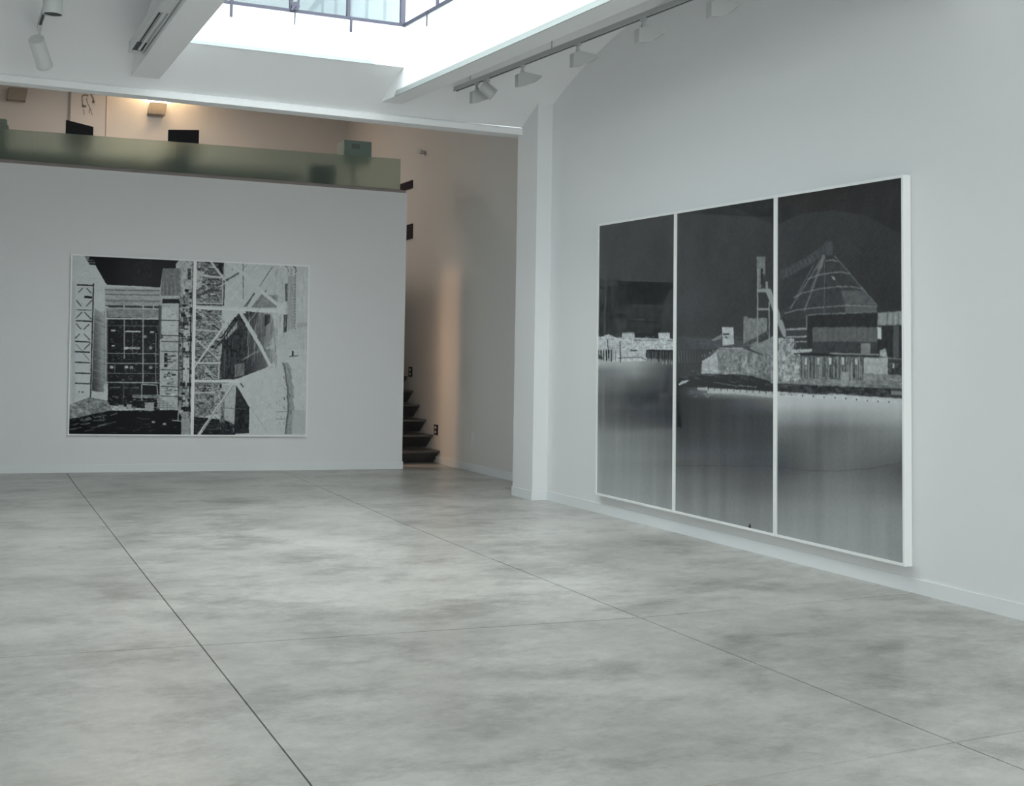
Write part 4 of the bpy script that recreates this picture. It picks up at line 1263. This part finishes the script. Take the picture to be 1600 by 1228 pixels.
# dark chair backs close behind the glass
CHM = mat('dark_teal_fabric', (.03, .07, .065), .8, .2)
for x, y, lab in ((4.93, 17.35, 'dark teal office chair seen blurred behind the right part of the frosted glass'), (2.95, 17.75, 'dark teal office chair seen blurred behind the middle of the frosted glass')):
    ch = empty('office_chair', (x, y, MZ)); tag(ch, lab, 'chair', 'office chairs behind the balustrade')
    obj('backrest', bevbox(x-.2, x+.2, y-.03, y+.03, MZ+.5, 4.24, .02), CHM, ch)
    obj('seat', bevbox(x-.22, x+.22, y, y+.42, MZ+.43, MZ+.50, .02), CHM, ch)
    bm = BM(); tube(bm, (x, y+.2, MZ+.06), (x, y+.2, MZ+.43), .025, 12); obj('column', bm, BLACK, ch)
    bm = BM()
    for k in range(5):
        a = k*2*math.pi/5; tube(bm, (x, y+.2, MZ+.07), (x+.24*math.cos(a), y+.2+.24*math.sin(a), MZ+.05), .016, 8)
        tube(bm, (x+.24*math.cos(a), y+.2+.24*math.sin(a)-.01, MZ+.025), (x+.24*math.cos(a), y+.2+.24*math.sin(a)+.01, MZ+.025), .025, 10)
    obj('star_base', bm, BLACK, ch)
# small glass-fronted cabinet above the right end of the balustrade
cb = empty('display_case', (5.35, 18.5, MZ)); tag(cb, 'small pale green glass case above the right end of the balustrade', 'display case')
CGM = mat('pale_sea_green_enamel', (.26, .34, .31), .35, .5)
obj('body', bevbox(5.18, 5.585, 17.15, 17.5, 4.31, 4.60, .008), CGM, cb)
obj('stand', bevbox(5.35, 5.41, 17.30, 17.36, MZ, 4.315, .004), CGM, cb)
obj('foot', bevbox(5.22, 5.54, 17.18, 17.48, MZ, MZ+.02, .004), CGM, cb)
obj('label_plate', bevbox(5.29, 5.41, 17.140, 17.152, 4.48, 4.55, .003), GREY, cb)

# ------------------------------------------------------------------ stair wall fittings
for (y0, y1, z0, z1, lab) in ((18.475, 19.25, 4.175, 4.285, 'dark slot in the stair wall beside the balustrade end, the upper one'), (18.435, 19.2, 3.385, 3.60, 'dark slot in the stair wall beside the white wall edge, the lower one')):
    v = empty('wall_vent', (6.70, (y0+y1)/2, z0)); tag(v, lab, 'vent', 'dark slots in the stair wall')
    obj('back_plate', bx(6.694, 6.70, y0, y1, z0, z1), mat('dark_plum', (.03, .022, .028), .7, .2), v)
    n_ = 4
    for k in range(n_):
        z = z0+(z1-z0)*(k+.5)/n_
        obj('louvre', bx(6.686, 6.694, y0+.01, y1-.01, z-.006, z+.002), mat('plum_grey', (.06, .05, .055), .6, .3), v)
    bm = BM()
    box(bm, 6.684, 6.70, y0-.008, y0, z0-.008, z1+.008); box(bm, 6.684, 6.70, y1, y1+.008, z0-.008, z1+.008)
    box(bm, 6.684, 6.70, y0, y1, z0-.008, z0); box(bm, 6.684, 6.70, y0, y1, z1, z1+.008)
    obj('frame', bm, BLACK, v)
for (y, z, lab) in ((17.265, .48, 'small dark-framed step light beside the second tread, the lower one'), (18.40, 1.305, 'small dark-framed step light higher up the stair wall')):
    v = empty('step_light', (6.70, y, z)); tag(v, lab, 'step light', 'step lights on the stair wall')
    obj('frame', bevbox(6.684, 6.70, y-.07, y+.07, z-.075, z+.075, .003), BLACK, v)
    for dz in (-.033, .033):
        obj('lens', bevbox(6.680, 6.686, y-.035, y+.035, z+dz-.02, z+dz+.02, .002), PLASTIC, v)
v = empty('wall_lamp', (6.70, 17.98, 4.655)); tag(v, 'tiny pale round fitting high on the stair wall', 'wall light')
bm = BM(); tube(bm, (6.70, 17.98, 4.655), (6.66, 17.98, 4.655), .028, 20); obj('base', bm, PLASTIC, v)
bm = BM(); tube(bm, (6.66, 17.98, 4.655), (6.60, 17.96, 4.665), .035, 20, r2=.042); obj('shade', bm, PLASTIC, v)
v = empty('wall_outlet', (6.70, 15.9, .43)); tag(v, 'white blank outlet plate low on the stair wall', 'outlet')
obj('plate', bevbox(6.694, 6.70, 15.86, 15.94, .33, .53, .003), WALL, v)

# floor lamp standing under the mezzanine; its light leaves through the gap beside the stairs
dl = empty('floor_lamp', (4.4, 17.32, 0)); tag(dl, 'warm globe floor lamp hidden behind the far white wall, under the mezzanine', 'floor lamp')
bm = BM(); tube(bm, (4.4, 17.32, 0), (4.4, 17.32, .03), .14, 24); obj('base', bm, BLACK, dl)
bm = BM(); tube(bm, (4.4, 17.32, .03), (4.4, 17.32, 1.50), .012, 12); obj('pole', bm, BLACK, dl)
bm = BM(); bmesh.ops.create_uvsphere(bm, u_segments=24, v_segments=16, radius=.28, matrix=Matrix.Translation((4.4, 17.32, 1.65)))
obj('globe', bm, clear_glass('warm_globe_glass', (1, .97, .92), .05), dl, smooth=True)
lp = bpy.data.lights.new('globe_lamp', 'POINT'); lp.energy = 21; lp.color = (1, .66, .42); lp.shadow_soft_size = .27
lo = bpy.data.objects.new('globe_lamp', lp); C.objects.link(lo); lo.location = (4.4, 17.32, 1.65)
# unseen fill lamp added above the mezzanine to lift the back room
for x, y, e in ((3.0, 19.5, 26),):
    v = empty('fill_lamp', (x, y, 6.05)); tag(v, 'unseen fill lamp added over the %s' % ('mezzanine desks' if y > 18 else 'passage behind the header'), 'ceiling light')
    bm = BM(); tube(bm, (x, y, 6.05), (x, y, 6.0), 1.0, 48); obj('housing', bm, LAMPD, v)
    ld = bpy.data.lights.new('back_room_fill', 'AREA'); ld.shape = 'DISK'; ld.size = 1.9; ld.energy = e; ld.color = (1, .90, .80)
    lo = bpy.data.objects.new('back_room_fill', ld); C.objects.link(lo); lo.location = (x, y, 5.99)
    lo.parent = v; lo.matrix_parent_inverse = Matrix.Translation(v.location).inverted()
